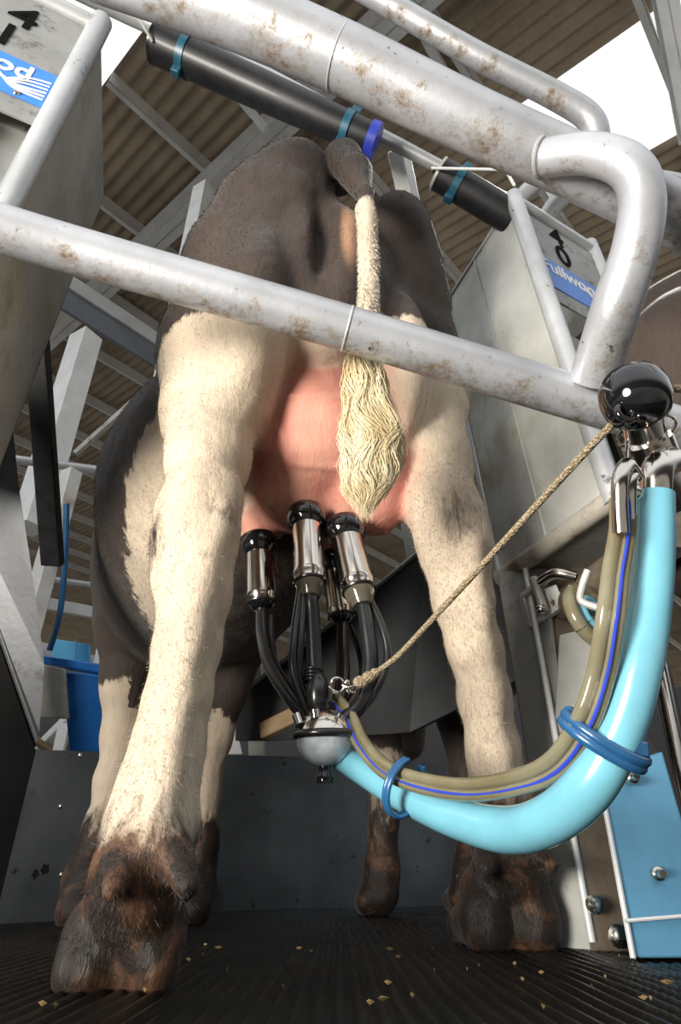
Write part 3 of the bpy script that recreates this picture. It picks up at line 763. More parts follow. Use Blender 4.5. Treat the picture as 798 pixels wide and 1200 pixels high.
# pelvic lobes at the rear
def q(px, py, Y, rpx): p = PY(px, py, Y); return (p, rad(p, rpx))
fd.chain([q(346,222,.82,44), q(322,262,.86,66), q(292,330,.90,76), q(262,418,.90,69), q(251,482,.88,58)], .05)
fd.chain([q(464,268,.90,38), q(462,300,.96,50), q(470,350,1.02,52), q(492,420,1.06,44), q(512,475,1.06,34)], .05)
fd.ell(L(.22,-.15,1.02), (.20,.10,.26), AX, .06); fd.ell(L(.25,.17,1.02), (.22,.08,.26), AX, .06)
fd.chain([q(335,200,.79,24), q(352,190,.77,22)], .05)
fd.ell(L(.10,0,1.13), (.10,.10,.22), AX, .05)
# tail head and root
fd.chain([q(398,200,.84,26), q(403,188,.78,21), q(416,203,.735,19), q(427,232,.712,15)], .015)
fd.grp = 't'
fd.chain([q(427,232,.712,15), q(430,262,.708,13), q(432,340,.70,12), q(428,405,.705,11), q(430,450,.71,10)], .006)
fd.grp = 'b'
# hind legs
fd.chain([q(251,482,.88,56), q(243,540,.84,46), q(234,592,.80,43), q(230,640,.79,43), q(228,695,.785,37), q(219,760,.78,35), q(208,820,.77,35), q(195,880,.76,39), q(182,935,.75,44), q(173,985,.745,49), q(160,1040,.748,47), (PY(148,1075,.785), .040)], .03)
fd.cone(PY(262,575,.79), PY(264,610,.775), .020, .018, .03)    # point of the hock
fd.cone(PY(206,640,.80), PY(214,690,.80), .026, .022, .03)
fd.chain([q(511,478,1.05,33), q(511,540,1.02,38), q(520,598,.98,41), q(532,640,.98,39), q(542,700,1.0,32), q(556,760,1.03,29), q(568,820,1.06,27), q(579,880,1.08,28), q(588,940,1.10,34), q(597,995,1.13,40), (PY(600,1040,1.18), rad(PY(601,1045,1.13), 42))], .03)
fd.cone(PY(548,610,.955), PY(552,650,.965), .030, .022, .03)
# claws
def claw(c0, r0, fwd, ln_, wid, z):
    fd.cone((c0[0], c0[1], z+.012), (c0[0]+fwd[0]*ln_, c0[1]+fwd[1]*ln_, z+.004), r0, r0*.7, .010)
lf = PZ(140, 1146, .0); rf = PZ(602, 1098, .0)
for sgn, px_ in ((-1, 100), (1, 172)):
    p = PY(px_, 1120, .745); fd.cone((p.x, p.y+.02, .036), (p.x-.012*sgn-.02, p.y+.09, .022), .033, .026, .008); fd.cone((p.x, p.y+.012, .014), (p.x, p.y+.03, .05), .033, .031, .010)
for sgn, px_ in ((-1, 573), (1, 630)):
    p = PY(px_, 1078, 1.12); p.y -= 0.0; fd.cone((p.x, p.y+.03, .040), (p.x-.02, p.y+.12, .024), .041, .030, .012); fd.cone((p.x, p.y+.025, .018), (p.x, p.y+.04, .075), .038, .036, .014)
# dew claws
fd.cone(PY(137,1180,.722), PY(141,1110,.716), .024, .014, .006, True)
fd.cone(PY(602,1106,1.09), PY(604,1050,1.08), .018, .012, .014, True)
# tendons, hock ridges
fd.chain([q(262,600,.755,10), q(240,668,.748,13), q(225,740,.742,13), q(212,820,.728,14), q(196,900,.712,15), q(178,975,.70,18)], .022)
fd.chain([q(552,640,.925,12), q(560,720,.965,11), q(572,800,1.015,11), q(582,880,1.04,12), q(594,960,1.05,16)], .022)
fd.cone(PY(196,600,.815), PY(200,680,.80), .016, .018, .03)
for (a, b2) in (((140,1008,.705),(132,1046,.672)), ((205,1004,.705),(220,1040,.672))):
    fd.cone(PY(*a), PY(*b2), .019, .011, .016)
for (a, b2) in (((632,1000,1.09),(646,1014,1.055)), ((572,1005,1.09),(568,1020,1.06))):
    fd.cone(PY(*a), PY(*b2), .022, .012, .012)
# udder
fd.grp = 'u'
ub = [q(388,395,1.00,52), q(388,450,.985,72), q(388,510,.99,84)]
fd.chain(ub, .018)
fd.cone(*[x for x in (PY(355,545,.98), PY(350,580,1.0))], rad(PY(355,545,.98), 54), rad(PY(350,580,1.0), 44), .03)
fd.cone(PY(432,550,.985), PY(438,590,1.0), rad(PY(432,550,.985), 50), rad(PY(438,590,1.0), 38), .022)
fd.ell(PY(388,585,1.14), (.16,.10,.11), AX, .04)
for (x, y, Y) in ((359,612,.97), (404,622,.97), (304,640,1.04), (392,662,1.07)):
    p = PY(x, y, Y); fd.cone(p+Vector((0,.01,.05)), p, .030, .016, .03)
fd.grp = 'b'
# belly seam to udder
fd.cone(L(.45,0,.86), L(.8,0,.80), .16, .20, .10)
# front legs and shoulders
def qm(px, py, Y, r): return (PY(px, py, Y), r)
shl = L(1.22,-.17,.92); shr = L(1.22,.17,.92)
fd.chain([(shl,.13), qm(152,730,1.78,.095), qm(150,800,1.80,.070), qm(146,862,1.81,.055), qm(133,915,1.80,.045), qm(118,975,1.79,.042), qm(102,1030,1.78,.050), (PZ(92,1066,.03),.05)], .04)
p = PZ(86,1072,.0); fd.cone((p.x,p.y,.035), (p.x-.05,p.y+.08,.03), .05, .04, .02)
fd.chain([(shr,.13), qm(275,745,1.78,.10), qm(262,800,1.80,.072), qm(248,865,1.82,.052), qm(238,930,1.82,.040), qm(234,990,1.82,.042), qm(226,1035,1.82,.050), (PZ(222,1064,.03),.05)], .04)
p = PZ(222,1068,.0); fd.cone((p.x,p.y,.035), (p.x-.04,p.y+.08,.03), .05, .04, .02)
# neck and lowered head
fd.chain([(L(1.45,0,1.08),.22), (L(1.72,.04,.98),.17), (L(1.92,.09,.90),.13)], .08)
fd.chain([(L(1.95,.10,.92),.12), (L(2.02,.10,.78),.095), (L(2.02,.10,.62),.07)], .05)
fd.cone(L(1.93,.0,.97), L(1.92,-.12,.97), .035, .02, .03); fd.cone(L(1.93,.2,.97), L(1.92,.33,.97), .035, .02, .03)
# cleft under the tail
fd.ell(PY(385,265,.745), (.022,.05,.16), (Rr_, Hh, Vector((0,0,1))), .04, True)
fd.ell(PY(446,285,.77), (.016,.05,.13), (Rr_, Hh, Vector((0,0,1))), .04, True)
fd.ell(PY(408,275,.80), (.022,.03,.05), (Rr_, Hh, Vector((0,0,1))), .02)
Vc, Qc = fd.mesh()
print('cow verts', len(Vc))
# skin relief
def vnoise(P, scale, seed=0):
    return np.array([mnoise.noise((p[0]*scale+seed, p[1]*scale, p[2]*scale)) for p in P])
rel = Vc-np.array(TH); tt = rel@np.array(Hh); ww = rel@np.array(Rr_); zz = Vc[:,2]
n1 = vnoise(Vc, 7); n2 = vnoise(Vc, 16, 5); n3 = vnoise(Vc, 34, 9)
# normals from quads
def vnormals(V, Q):
    fn = np.cross(V[Q[:,2]]-V[Q[:,0]], V[Q[:,3]]-V[Q[:,1]]); nn = np.zeros_like(V)
    for k in range(4): np.add.at(nn, Q[:,k], fn)
    return nn/(np.linalg.norm(nn, axis=1)[:,None]+1e-9)
VN = vnormals(Vc, Qc)
n4 = vnoise(Vc, 70, 3)
gu = fd.dist(Vc, 'u'); gb = fd.dist(Vc, 'b'); gt = fd.dist(Vc, 't')
vein = np.exp(-(vnoise(Vc, 11, 31)/.06)**2)
legw = np.where(zz < .75, .5, 1.0)
Vc = Vc + VN*((n1*.006*legw+n2*.0028+n3*.0014+n4*.0007) + np.where(gu < gb, vein*.0055, 0))[:,None]
# dark patches (coat pattern, plus shade painted under the belly)
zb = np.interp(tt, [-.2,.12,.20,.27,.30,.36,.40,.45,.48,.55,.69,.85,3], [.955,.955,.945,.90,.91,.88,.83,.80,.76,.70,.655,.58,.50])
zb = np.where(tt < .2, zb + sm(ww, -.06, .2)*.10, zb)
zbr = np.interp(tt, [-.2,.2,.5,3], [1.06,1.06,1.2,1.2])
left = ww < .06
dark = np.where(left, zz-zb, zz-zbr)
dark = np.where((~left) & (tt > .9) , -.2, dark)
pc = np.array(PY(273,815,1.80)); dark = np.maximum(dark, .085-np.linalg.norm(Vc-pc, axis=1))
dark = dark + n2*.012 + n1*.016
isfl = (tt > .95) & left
dark = np.where((tt > .34) & (tt < 1.25) & (ww > -.14) & (zz > .5) & (gb < gu), np.maximum(dark, .05*sm(ww, -.15, -.10)+.02), dark)  # shade under the belly, between the legs, put into the coat colour
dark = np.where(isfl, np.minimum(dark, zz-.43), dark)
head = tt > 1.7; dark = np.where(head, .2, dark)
# tail: black root, white below
ts = (np.abs(ww+ .0) < .2) & (Vc[:,1] < .735) & (Vc[:,0] > .005) & (Vc[:,0] < .075)
ptb = PY(430,243,.708)
ontail = (gt < gb+.004) & (gt < gu)
dark = np.where(ontail, zz-ptb.z, dark)
pink = sm(gb-gu, -.012, .012)*np.where(gu < .05, 1, 0)
pink = pink*np.clip(1-.55*sm(zz, .93, 1.02), 0, 1)
pink = np.maximum(pink, .45*(1-sm(np.abs(gu), .0, .05))*(zz > .55)*(tt < .35))
pink = np.where(ontail, 0, pink)
tan = .9*(1-sm(np.linalg.norm((Vc-np.array(PY(410,290,.80)))/np.array([.024,.07,.14]), axis=1), .6, 1.1))
tan = np.maximum(tan, .35*(1-sm(np.linalg.norm((Vc-np.array(PY(400,352,.84)))/np.array([.10,.06,.03]), axis=1), .5, 1.2)))
tan = np.where(ontail, 0, tan)
tan = np.maximum(tan, .28*sm(tt, .1, .25)*(zz < 1.1)*0)
lftleg = (Vc[:,0] < .05) & (tt < .5); 
mud = np.where(lftleg, 1-sm(zz, .045, .19), 1-sm(zz, .10, .26)) + .27*(1-sm(zz, .1, .5))
mud = np.where(zz < .035, mud+.4, mud)
for (x, y, Y, r_, a_) in ((200,645,.79,.075,.66), (262,597,.76,.065,.50), (548,612,.93,.085,.55), (576,860,1.05,.06,.35), (205,860,.74,.09,.32), (215,790,.75,.09,.28)):
    mud = np.maximum(mud, a_*(1-sm(np.linalg.norm(Vc-np.array(PY(x,y,Y)), axis=1), r_*.3, r_*1.3)))
mud = np.where(tt > .9, 1-sm(zz, .10, .40), mud)
cow = empty('cow', (TH.x, TH.y+.2, 0), 'black and white cow seen from behind and below, with a full pink udder', 'cow')
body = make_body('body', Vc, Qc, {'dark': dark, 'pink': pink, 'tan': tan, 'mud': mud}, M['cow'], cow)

def strands(name, gens, mat, parent, wdt=.0016):
    vs = []; fs = []
    for pts in gens:
        n = len(pts); b0 = len(vs)
        side = Vector((random.uniform(-1,1), random.uniform(-1,1), random.uniform(-.3,.3))).normalized()
        for i, p in enumerate(pts):
            t = (pts[min(i+1,n-1)]-pts[max(i-1,0)]).normalized(); s1 = t.cross(side).normalized(); s2 = t.cross(s1)
            ww_ = wdt*(1-(i/(n-1))**2*.85)/2
            for k in range(3):
                a = 2*PI*k/3; vs.append(p+(s1*math.cos(a)+s2*math.sin(a))*ww_)
        for i in range(n-1):
            for k in range(3):
                k2 = (k+1) % 3; fs.append((b0+i*3+k, b0+i*3+k2, b0+(i+1)*3+k2, b0+(i+1)*3+k))
    me = bpy.data.meshes.new(name); base = world_loc(parent)
    me.from_pydata([tuple(v-base) for v in vs], [], fs); me.shade_smooth(); me.materials.append(mat)
    o = bpy.data.objects.new(name, me); C.objects.link(o); o.parent = parent; o['kind'] = 'stuff'; return o
def coat_hair(name, V, N_, at, mask, count, mat, parent, ln0, ln1, wd):
    ids = np.where(mask)[0]; ids = ids[rng.integers(0, len(ids), count)]
    P = V[ids]+rng.normal(0, .0035, (count, 3)); n_ = N_[ids]
    P = P - n_*np.sum((P-V[ids])*n_, axis=1)[:,None]
    d = np.array([0,0,-1.0])-n_*(n_@np.array([0,0,-1.0]))[:,None] + rng.normal(0, .35, (count, 3)); d /= np.linalg.norm(d, axis=1)[:,None]
    Ln = rng.uniform(ln0, ln1, count)[:,None]; s_ = np.cross(d, n_); s_ /= np.linalg.norm(s_, axis=1)[:,None]+1e-9
    A = P-n_*.001; B = P+d*Ln*.55+n_*Ln*.30; T = P+d*Ln+n_*Ln*.42
    vs = np.stack([A-s_*wd/2, A+s_*wd/2, B+s_*wd*.4, B-s_*wd*.4, T], 1).reshape(-1, 3)
    b = np.arange(count)*5; fs = [(int(k),int(k+1),int(k+2),int(k+3)) for k in b]+[(int(k+3),int(k+2),int(k+4)) for k in b]
    me = bpy.data.meshes.new(name); me.from_pydata((vs-np.array(world_loc(parent))).tolist(), [], fs); me.shade_smooth(); me.materials.append(mat)
    for k, a in at.items():
        x = me.attributes.new(k, 'FLOAT', 'POINT'); x.data.foreach_set('value', np.repeat(a[ids], 5).astype(np.float32))
    o = bpy.data.objects.new(name, me); C.objects.link(o); o.parent = parent; o['kind'] = 'stuff'; return o
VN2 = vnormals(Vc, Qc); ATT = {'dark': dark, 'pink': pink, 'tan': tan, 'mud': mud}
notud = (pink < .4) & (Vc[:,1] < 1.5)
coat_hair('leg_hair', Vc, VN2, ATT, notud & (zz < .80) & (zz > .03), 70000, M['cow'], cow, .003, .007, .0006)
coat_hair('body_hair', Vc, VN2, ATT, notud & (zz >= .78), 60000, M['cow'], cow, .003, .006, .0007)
axis_px = [(430,395,.705),(427,430,.712),(430,470,.72),(436,510,.725),(436,545,.73),(430,575,.735),(428,598,.74)]
wid_px = [15, 21, 27, 33, 33, 24, 10]
AXP = spline([PY(*a) for a in axis_px], 6); WR = lerpr([rad(PY(*a), w_) for a, w_ in zip(axis_px, wid_px)], 6)
s = MB(); s.tube(AXP[:30], [r*.62*(1 if i < 24 else (30-i)/6.) for i, r in enumerate(WR[:30])], 20, flat=.7); s.build('tail_core', M['hair'], cow)
gens = []
for i in range(5200):
    a = random.uniform(0, 2*PI); rr = random.uniform(.55, 1.0); i0 = int(random.triangular(0, 27, 14)); ln_ = random.randint(8, 18)
    ph = random.uniform(0, 6); cl = random.uniform(.001, .004); tw = random.uniform(-.5, .9)
    lock = math.sin(a*6)*.16+math.sin(a*13+1)*.07
    pts = []
    for k in range(0, ln_, 2):
        j = min(i0+k, len(AXP)-1); ext = max(0, i0+k-(len(AXP)-1))
        c = AXP[j]; r_ = WR[j]*(rr+lock)*(1+.05*math.sin(j*.9+a*3))
        aa = a+tw*k/ln_ + .25*math.sin(j*.55+a*2)
        p = c+Vector((math.cos(aa)*r_, math.sin(aa)*r_*.75, -.004*ext)) + Vector((math.sin(k*.7+ph+a*3)*cl, 0, 0))
        if k == 0: p = c+Vector((math.cos(aa)*r_*.8, math.sin(aa)*r_*.6, 0))
        pts.append(p)
    if len(pts) > 2: gens.append(pts)
strands('tail_hair', gens, M['hair'], cow, .0013)
# short white fringe along the hanging tail
TA = spline([PY(428,240,.710), PY(430,262,.708), PY(432,340,.70), PY(428,405,.705)], 12); gens = []
for i in range(2200):
    j = random.randint(0, len(TA)-2); c = TA[j]+(TA[j+1]-TA[j])*random.random(); a = random.uniform(0, 2*PI); r_ = .0165
    n_ = Vector((math.cos(a), math.sin(a), 0)); p = c+n_*r_*.9; ln_ = random.uniform(.008, .016)
    gens.append([p, p+n_*.003+Vector((0,0,-ln_*.5)), p+n_*.0055+Vector((random.uniform(-.002,.002),0,-ln_))])
strands('tail_fringe', gens, M['white_hair'], cow, .0011)

# ------------------------------------------------------------------ neighbour cow (right)
nT = Vector((1.0, 1.0, 0)); nH = Vector((-.42, .907, 0)).normalized(); nR = Vector((nH.y, -nH.x, 0))
def LN(t, w_, z): return nT + nH*t + nR*w_ + Vector((0,0,z))
AXN = (nH, nR, Vector((0,0,1)))
fn = Field((-.6, .55, -.012), (1.75, 3.6, 1.62), .016)
fn.ell(LN(.95,0,.98), (.62,.28,.36), AXN, .06); fn.ell(LN(1.3,0,.92), (.32,.24,.34), AXN, .08)
fn.cone(LN(.1,0,1.36), LN(1.4,0,1.36), .07, .07, .12); fn.ell(LN(.25,0,1.15), (.30,.23,.27), AXN, .08)
for sg in (-1, 1):
    fn.cone(LN(.34,sg*.17,1.34), LN(.06,sg*.13,1.30), .07, .07, .08)
    fn.chain([(LN(.10,sg*.17,1.12),.15), (LN(.10,sg*.19,.85),.12), (LN(.04,sg*.20,.62),.075), (LN(.02,sg*.21,.50),.055), (LN(.08,sg*.21,.28),.036), (LN(.12,sg*.21,.11),.045), (LN(.16,sg*.21,.05),.05)], .04)
    fn.cone(LN(.16,sg*.21-.03,.035), LN(.24,sg*.21-.03,.03), .035, .03, .01); fn.cone(LN(.16,sg*.21+.03,.035), LN(.24,sg*.21+.03,.03), .035, .03, .01)
fn.ell(LN(.25,0,.80), (.22,.16,.20), AXN, .05)
fn.cone(LN(-.02,0,1.40), LN(-.06,0,1.2), .04, .03, .03); fn.cone(LN(-.06,0,1.2), LN(-.05,0,.7), .025, .02, .01)
pl1, pl2 = PZ(448,1062,.0), PZ(545,1056,.0)
pl1 = Vector((.13, 2.25, 0)); pl2 = Vector((.42, 2.30, 0))
for pf, sg in ((pl1,-1), (pl2,1)):
    fn.chain([(LN(1.25,sg*.17,.90),.13), (Vector((pf.x+.01,pf.y,.62)),.085), (Vector((pf.x+.02,pf.y,.42)),.06), (Vector((pf.x+.015,pf.y,.25)),.043), (Vector((pf.x,pf.y,.12)),.05), (Vector((pf.x-.01,pf.y-.01,.05)),.065)], .04)
    fn.cone((pf.x-.03,pf.y-.01,.03), (pf.x-.05,pf.y+.06,.03), .045, .04, .02)
fn.chain([(LN(1.4,0,1.05),.2), (LN(1.7,.05,.95),.15), (LN(1.9,.1,.8),.11), (LN(1.95,.12,.6),.075)], .07)
Vn, Qn = fn.mesh(); VNn = vnormals(Vn, Qn); Vn = Vn+VNn*(vnoise(Vn, 8)*.008)[:,None]
mudn = 1-.75*sm(Vn[:,2], .05, .75); z_ = np.zeros(len(Vn))
pinkn = 1-sm(np.linalg.norm((Vn-np.array(LN(.2,0,.75)))/np.array([.26,.26,.25]), axis=1), .8, 1.3)
pcs = np.minimum(np.linalg.norm(Vn-np.array((pl1.x+.0,pl1.y-.03,.25)), axis=1)-.22, np.linalg.norm(Vn-np.array((pl2.x-.02,pl2.y-.03,.12)), axis=1)-.06)
cow2 = empty('cow', nT, 'dark brown cow in the next stall, partly hidden by the right divider', 'cow')
make_body('body', Vn, Qn, {'dark': np.minimum(.2, pcs), 'pink': pinkn, 'tan': z_, 'mud': np.clip(mudn-.1, 0, 1)}, M['cow_dark'], cow2)

# ------------------------------------------------------------------ milking cluster
claw_c = PY(380, 862, .93)
cluster = empty('milking_cluster', claw_c, 'milking cluster of four chrome teat cups and a round claw bowl under the udder', 'milking cluster')
rb_ = rad(claw_c, 33)
zc = Vector((-.02, -.10, 1)).normalized()
s = MB(); s.lathe(claw_c-zc*rb_*1.02, claw_c+zc*rb_*.02, [(0,.1*rb_),(.03,.32*rb_),(.14,.6*rb_),(.35,.82*rb_),(.65,.96*rb_),(1,rb_)], 40)
bowl = s.build('claw_bowl', M['milk_glass'], cluster, ang=60)
s = MB(); s.lathe(claw_c+zc*rb_*.0, claw_c+zc*rb_*.95, [(0,rb_),(.25,.97*rb_),(.5,.86*rb_),(.75,.66*rb_),(.92,.42*rb_),(1,.1*rb_)], 40)
s.build('claw_lid', M['chrome'], cluster, ang=60)
s = MB(); s.torus(claw_c+zc*.001, zc, rb_*1.02, .006, 48, 10); s.build('claw_gasket', M['black_rubber'], cluster)
s = MB(); s.lathe(claw_c-zc*rb_*1.0, claw_c-zc*rb_*1.55, [(0,.009),(.5,.010),(.8,.013),(1,.012)], 20); s.build('valve_knob', M['black_gloss'], cluster)
def cup(top, bot, wpx, lip, nm, hang, tube_pts, tube_w, pulse_pts, label):
    """top: cap centre, bot: end of the metal shell"""
    A = PY(*top); B = PY(*bot); r = wpx*depth((A+B)/2)/F/2; ax = (B-A).normalized(); Ln = (B-A).length
    cp_ = MB(); cp_.lathe(A-ax*.012, A+ax*.030, [(0,r*.8),(.04,r*1.14),(.15,r*1.30),(.55,r*1.34),(.75,r*1.26),(.92,r*1.12),(1,r*1.02)], 32)
    sh = MB(); sh.lathe(A+ax*.026, B, [(0,r*.98),(.02,r),(.78,r),(.82,r*1.03),(.88,r*1.03),(.9,r*.99),(1,r*.97)], 36)
    shell = sh.build('teat_cup', M['chrome'], cluster, ang=50); shell['label'] = label
    cp_.build('liner_mouthpiece', M['black_gloss'], shell, ang=50)
    g = MB(); g.torus(B, ax, r*.97, .003, 36, 8); g.build('lower_ring', M['black_rubber'], shell)
    k = MB(); E = B+ax*hang; k.lathe(B, E, [(0,r*.93),(.3,r*.9),(.7,r*.72),(1,r*.60)], 32); k.build('clear_cone', M['clearcup'] if hang > .02 else M['black_gloss'], shell, ang=60)
    t = MB(); P = [B+ax*hang*.2, B+ax*hang*1.05]+[PY(*x) for x in tube_pts]; wr = [tube_w*.9]*2+[tube_w]*(len(P)-2)
    t.tube(spline(P, 8), lerpr(wr, 8), 18); t.build('short_milk_tube', M['black_rubber'], cluster)
    for j, pp_ in enumerate(pulse_pts):
        t = MB(); t.tube(spline([PY(*x) for x in pp_], 8), .0065, 12); t.build('short_pulse_tube', M['black_rubber'], cluster)
cup((359,603,.945), (363,683,.925), 36, 0, 'c', .028, [(366,722,.925),(369,780,.93),(373,825,.93),(374,850,.93)], .0125,
    [[(352,690,.92),(345,740,.91),(343,780,.91),(352,815,.92),(362,835,.93)], [(356,695,.92),(352,750,.915),(350,790,.92),(360,822,.93)]], 'chrome teat cup nearest the middle')
cup((403,618,.955), (421,692,.935), 38, 0, 'c', .030, [(430,735,.93),(434,778,.93),(425,820,.93),(400,848,.93)], .0125,
    [[(432,700,.94),(448,735,.93),(454,772,.93),(440,810,.93),(410,845,.93)]], 'chrome teat cup with the tilted shell at right')
cup((304,634,1.03), (307,707,1.03), 34, 0, 'c', .012, [(309,745,1.02),(318,780,.99),(340,815,.96),(362,842,.94)], .013,
    [[(318,722,1.03),(319,760,1.01),(325,790,1.0),(350,825,.95),(366,842,.94)]], 'darker chrome teat cup at left, set further back')
cup((390,655,1.06), (400,722,1.06), 30, 0, 'c', .012, [(401,760,1.04),(402,790,1.01),(398,820,.98),(388,845,.94)], .012,
    [[(410,735,1.1),(422,765,1.06),(424,795,1.0),(405,830,.95)]], 'half hidden chrome teat cup behind the right one')
s = MB()
for (x, y, Y, x2, y2, Y2) in ((352,850,.91,348,838,.915),(370,842,.90,369,832,.90),(395,848,.91,399,838,.91),(408,858,.93,414,849,.93)):
    s.tube([PY(x,y,Y), PY(x2,y2,Y2)], .0075, 14)
s.build('claw_nozzle', M['chrome'], cluster)
s = MB(); s.ball(PY(372,812,.915), .017, (1,1,1.9)); 
for k in range(4): s.torus(PY(367,786+k*4,.92), (0,.1,1), .013, .0022, 20, 6)
s.build('tube_boot', M['black_rubber'], cluster)
# blue milk hose
hp = [(394,884,.90,27),(425,903,.86,32),(470,930,.80,37),(530,957,.70,44),(590,972,.62,51),(640,962,.56,54),(690,921,.53,57),(728,852,.53,54),(750,775,.54,52),(762,700,.56,48),(767,640,.575,45),(768,578,.59,42)]
hose = ptube('milk_hose', hp, M['blue_hose'], None, 12, 32); tag(hose, 'thick light blue milk hose sweeping from the claw up to the right', 'hose')
s = MB(); s.tube([PD(396,885,.905), PD(381,877,.93)], [.0165,.015], 20); s.build('hose_spigot', M['clearcup'], hose)
s = MB(); s.tube(spline([PD(768,588,.59), PD(769,560,.592), PD(773,545,.60), PD(785,540,.62)], 8), [.0148]*25, 24); s.build('steel_elbow', M['chrome'], hose)
# twin pulsation tube with blue stripe
tw = [(392,820,.93),(408,838,.90),(422,868,.86),(446,897,.80),(480,914,.74),(540,925,.67),(600,918,.60),(648,898,.55),(683,850,.53),(704,790,.53),(716,720,.53),(722,670,.545),(730,620,.56),(730,585,.57)]
TP = [PD(*t) for t in tw]
tsp = spline(TP, 12); off = []
for i, p in enumerate(tsp):
    t = (tsp[min(i+1,len(tsp)-1)]-tsp[max(i-1,0)]).normalized(); v = (p-CAM).normalized(); sd_ = t.cross(v).normalized(); off.append((sd_, v))
if off[30][0].dot(PD(600,1000,.6)-PD(600,918,.6)) > 0: off = [(-a_, b_) for a_, b_ in off]
ptw = empty('pulsation_tube', TP[6], 'yellowed clear twin pulsation tube with a blue stripe, above the blue hose', 'tube')
s = MB(); s.tube([p+o[0]*.0056 for p, o in zip(tsp, off)], .0066, 18); s.build('tube_half', M['clear'], ptw)
s = MB(); s.tube([p-o[0]*.0056+o[1]*.002 for p, o in zip(tsp, off)], .0066, 18); s.build('tube_half', M['clear'], ptw)
s = MB(); s.tube([p-o[0]*.0050-o[1]*.0066 for p, o in zip(tsp, off)], .0017, 8); tag(s.build('stripe', M['stripe'], ptw), 'dark blue stripe')
s = MB()
s.tube(spline([PD(728,625,.545), PD(726,590,.55), PD(727,560,.555), PD(735,545,.57), PD(745,560,.58)], 8), .0072, 16)
s.tube(spline([PD(739,622,.56), PD(738,590,.565), PD(739,565,.57), PD(745,552,.58)], 8), .006, 16)
s.build('steel_nipple', M['chrome'], ptw)
# clips holding hose and tube together
def loop_clip(cx, cy, d, ax_pts, Rx, Ry, label, thick=.0045, wid=.008, open_=.15):
    a, b2 = PD(*ax_pts[0]), PD(*ax_pts[1]); ax = (b2-a).normalized(); c = PD(cx, cy, d)
    v = (c-CAM).normalized(); u = ax.cross(v).normalized(); vv = ax.cross(u).normalized()
    mb = MB(); n = 40; vs = []
    pts = []
    for i in range(n+1):
        t = 2*PI*(open_ + (1-2*open_)*i/n) if open_ else 2*PI*i/n
        pts.append(c + u*math.cos(t)*Rx + vv*math.sin(t)*Ry)
    for off_ in (-wid/2, 0, wid/2):
        mb.tube([p+ax*off_ for p in pts], thick if off_ else thick*.7, 10, caps=True)
    o = mb.build('hose_clip', M['clip']); return tag(o, label, 'clip')
loop_clip(474,922,.755,((440,905,.83),(500,935,.74)),.0345,.026,'small dark blue clip near the claw end of the blue hose', .003, .007, .08)
lc = loop_clip(706,866,.535,((668,928,.54),(728,820,.53)),.036,.024,'large dark blue clip on the upright bend of the blue hose', .0048, .007, 0.04)
s = MB(); c = PD(740,874,.52); s.box(c, (.012,.002,-.001), (0,.008,.004), (0,-.002,.006)); s.build('clip_latch', M['clip'], lc, bevel=.002)

# rope, hook, ball and riser pipe
rp0 = [(733,484,.60),(700,515,.64),(640,580,.70),(560,668,.78),(510,722,.83),(470,765,.87),(445,785,.885),(432,793,.89)]
s = MB(); s.tube(spline([PD(*t) for t in rp0], 8), lerpr([.0042]*len(rp0), 8), 12)
rope = s.build('pull_rope', M['rope']); tag(rope, 'tan braided rope running from the black ball down to the claw', 'rope')
s = MB()
for (x, y, d, r_) in ((433,793,.885,.009),(423,799,.89,.010),(440,788,.885,.007)):
    s.ball(PD(x,y,d), r_, (1.2,.9,.9), seg=16, ring=10)
s.build('knot', M['rope'], rope)
hk = MB(); hk.torus(PD(395,803,.90), ray(395,803)*-1+Vector((.3,0,.2)), .0105, .0024, 24, 8)
hk.tube(spline([PD(402,803,.90), PD(410,806,.895), PD(420,801,.89)], 5), .0035, 10); hk.ball(PD(406,800,.895), .0055, seg=12, ring=8)
hk.torus(PD(412,808,.895), (0,.3,1), .007, .002, 18, 8)
tag(hk.build('snap_hook', M['chrome']), 'small steel snap hook joining the rope to the claw', 'hook')
bc = PD(744,465,.61)
ballR = 40*.61/F
s = MB(); axb = (ray(770,560)-ray(744,465)); axb = Vector((.10,.06,-1)).normalized()
s.lathe(bc-axb*ballR*.88, bc+axb*ballR*.88, [(0,.35*ballR),(.03,.55*ballR),(.12,.80*ballR),(.28,.95*ballR),(.5,1.0*ballR),(.72,.95*ballR),(.88,.80*ballR),(.97,.55*ballR),(1,.35*ballR)], 40)
bo = s.build('black_ball', M['black_gloss'], ang=80); tag(bo, 'glossy black plastic ball on top of the steel riser, where the rope enters', 'ball')
s = MB(); s.torus(PD(733,484,.585), PD(700,515,.64)-PD(733,484,.60), .0085, .0035, 24, 10); s.build('rope_bushing', M['black_gloss'], bo)
rs = empty('riser_pipe', PD(775,560,.66), 'stainless riser pipe under the black ball at the right edge', 'pipe')
s = MB(); s.tube([PD(752,486,.64), PD(757,512,.65), PD(758,516,.65), PD(775,560,.66), PD(788,590,.67)], [.021,.021,.026,.026,.022], 28); s.build('tube', M['chrome'], rs)
s = MB(); s.torus(PD(757,506,.64), (.10,.06,-1), .0285, .0017, 36, 8); s.tube([PD(735,518,.62), PD(734,545,.60)], .0018, 8); s.torus(PD(754,563,.61), (.1,.9,.2), .010, .0012, 24, 6); s.build('wire_ring', M['chrome'], rs)
s = MB(); s.ball(PD(742,577,.575), .008, (1,1,1.1)); s.ball(PD(744,587,.575), .004); s.build('hose_screw', M['brass'], rs)
ro2 = MB(); ro2.tube([PD(781,455,.64), PD(840,458,.60)], .0042, 10); tag(ro2.build('pull_rope', M['rope']), 'short piece of rope leaving the black ball to the right', 'rope')

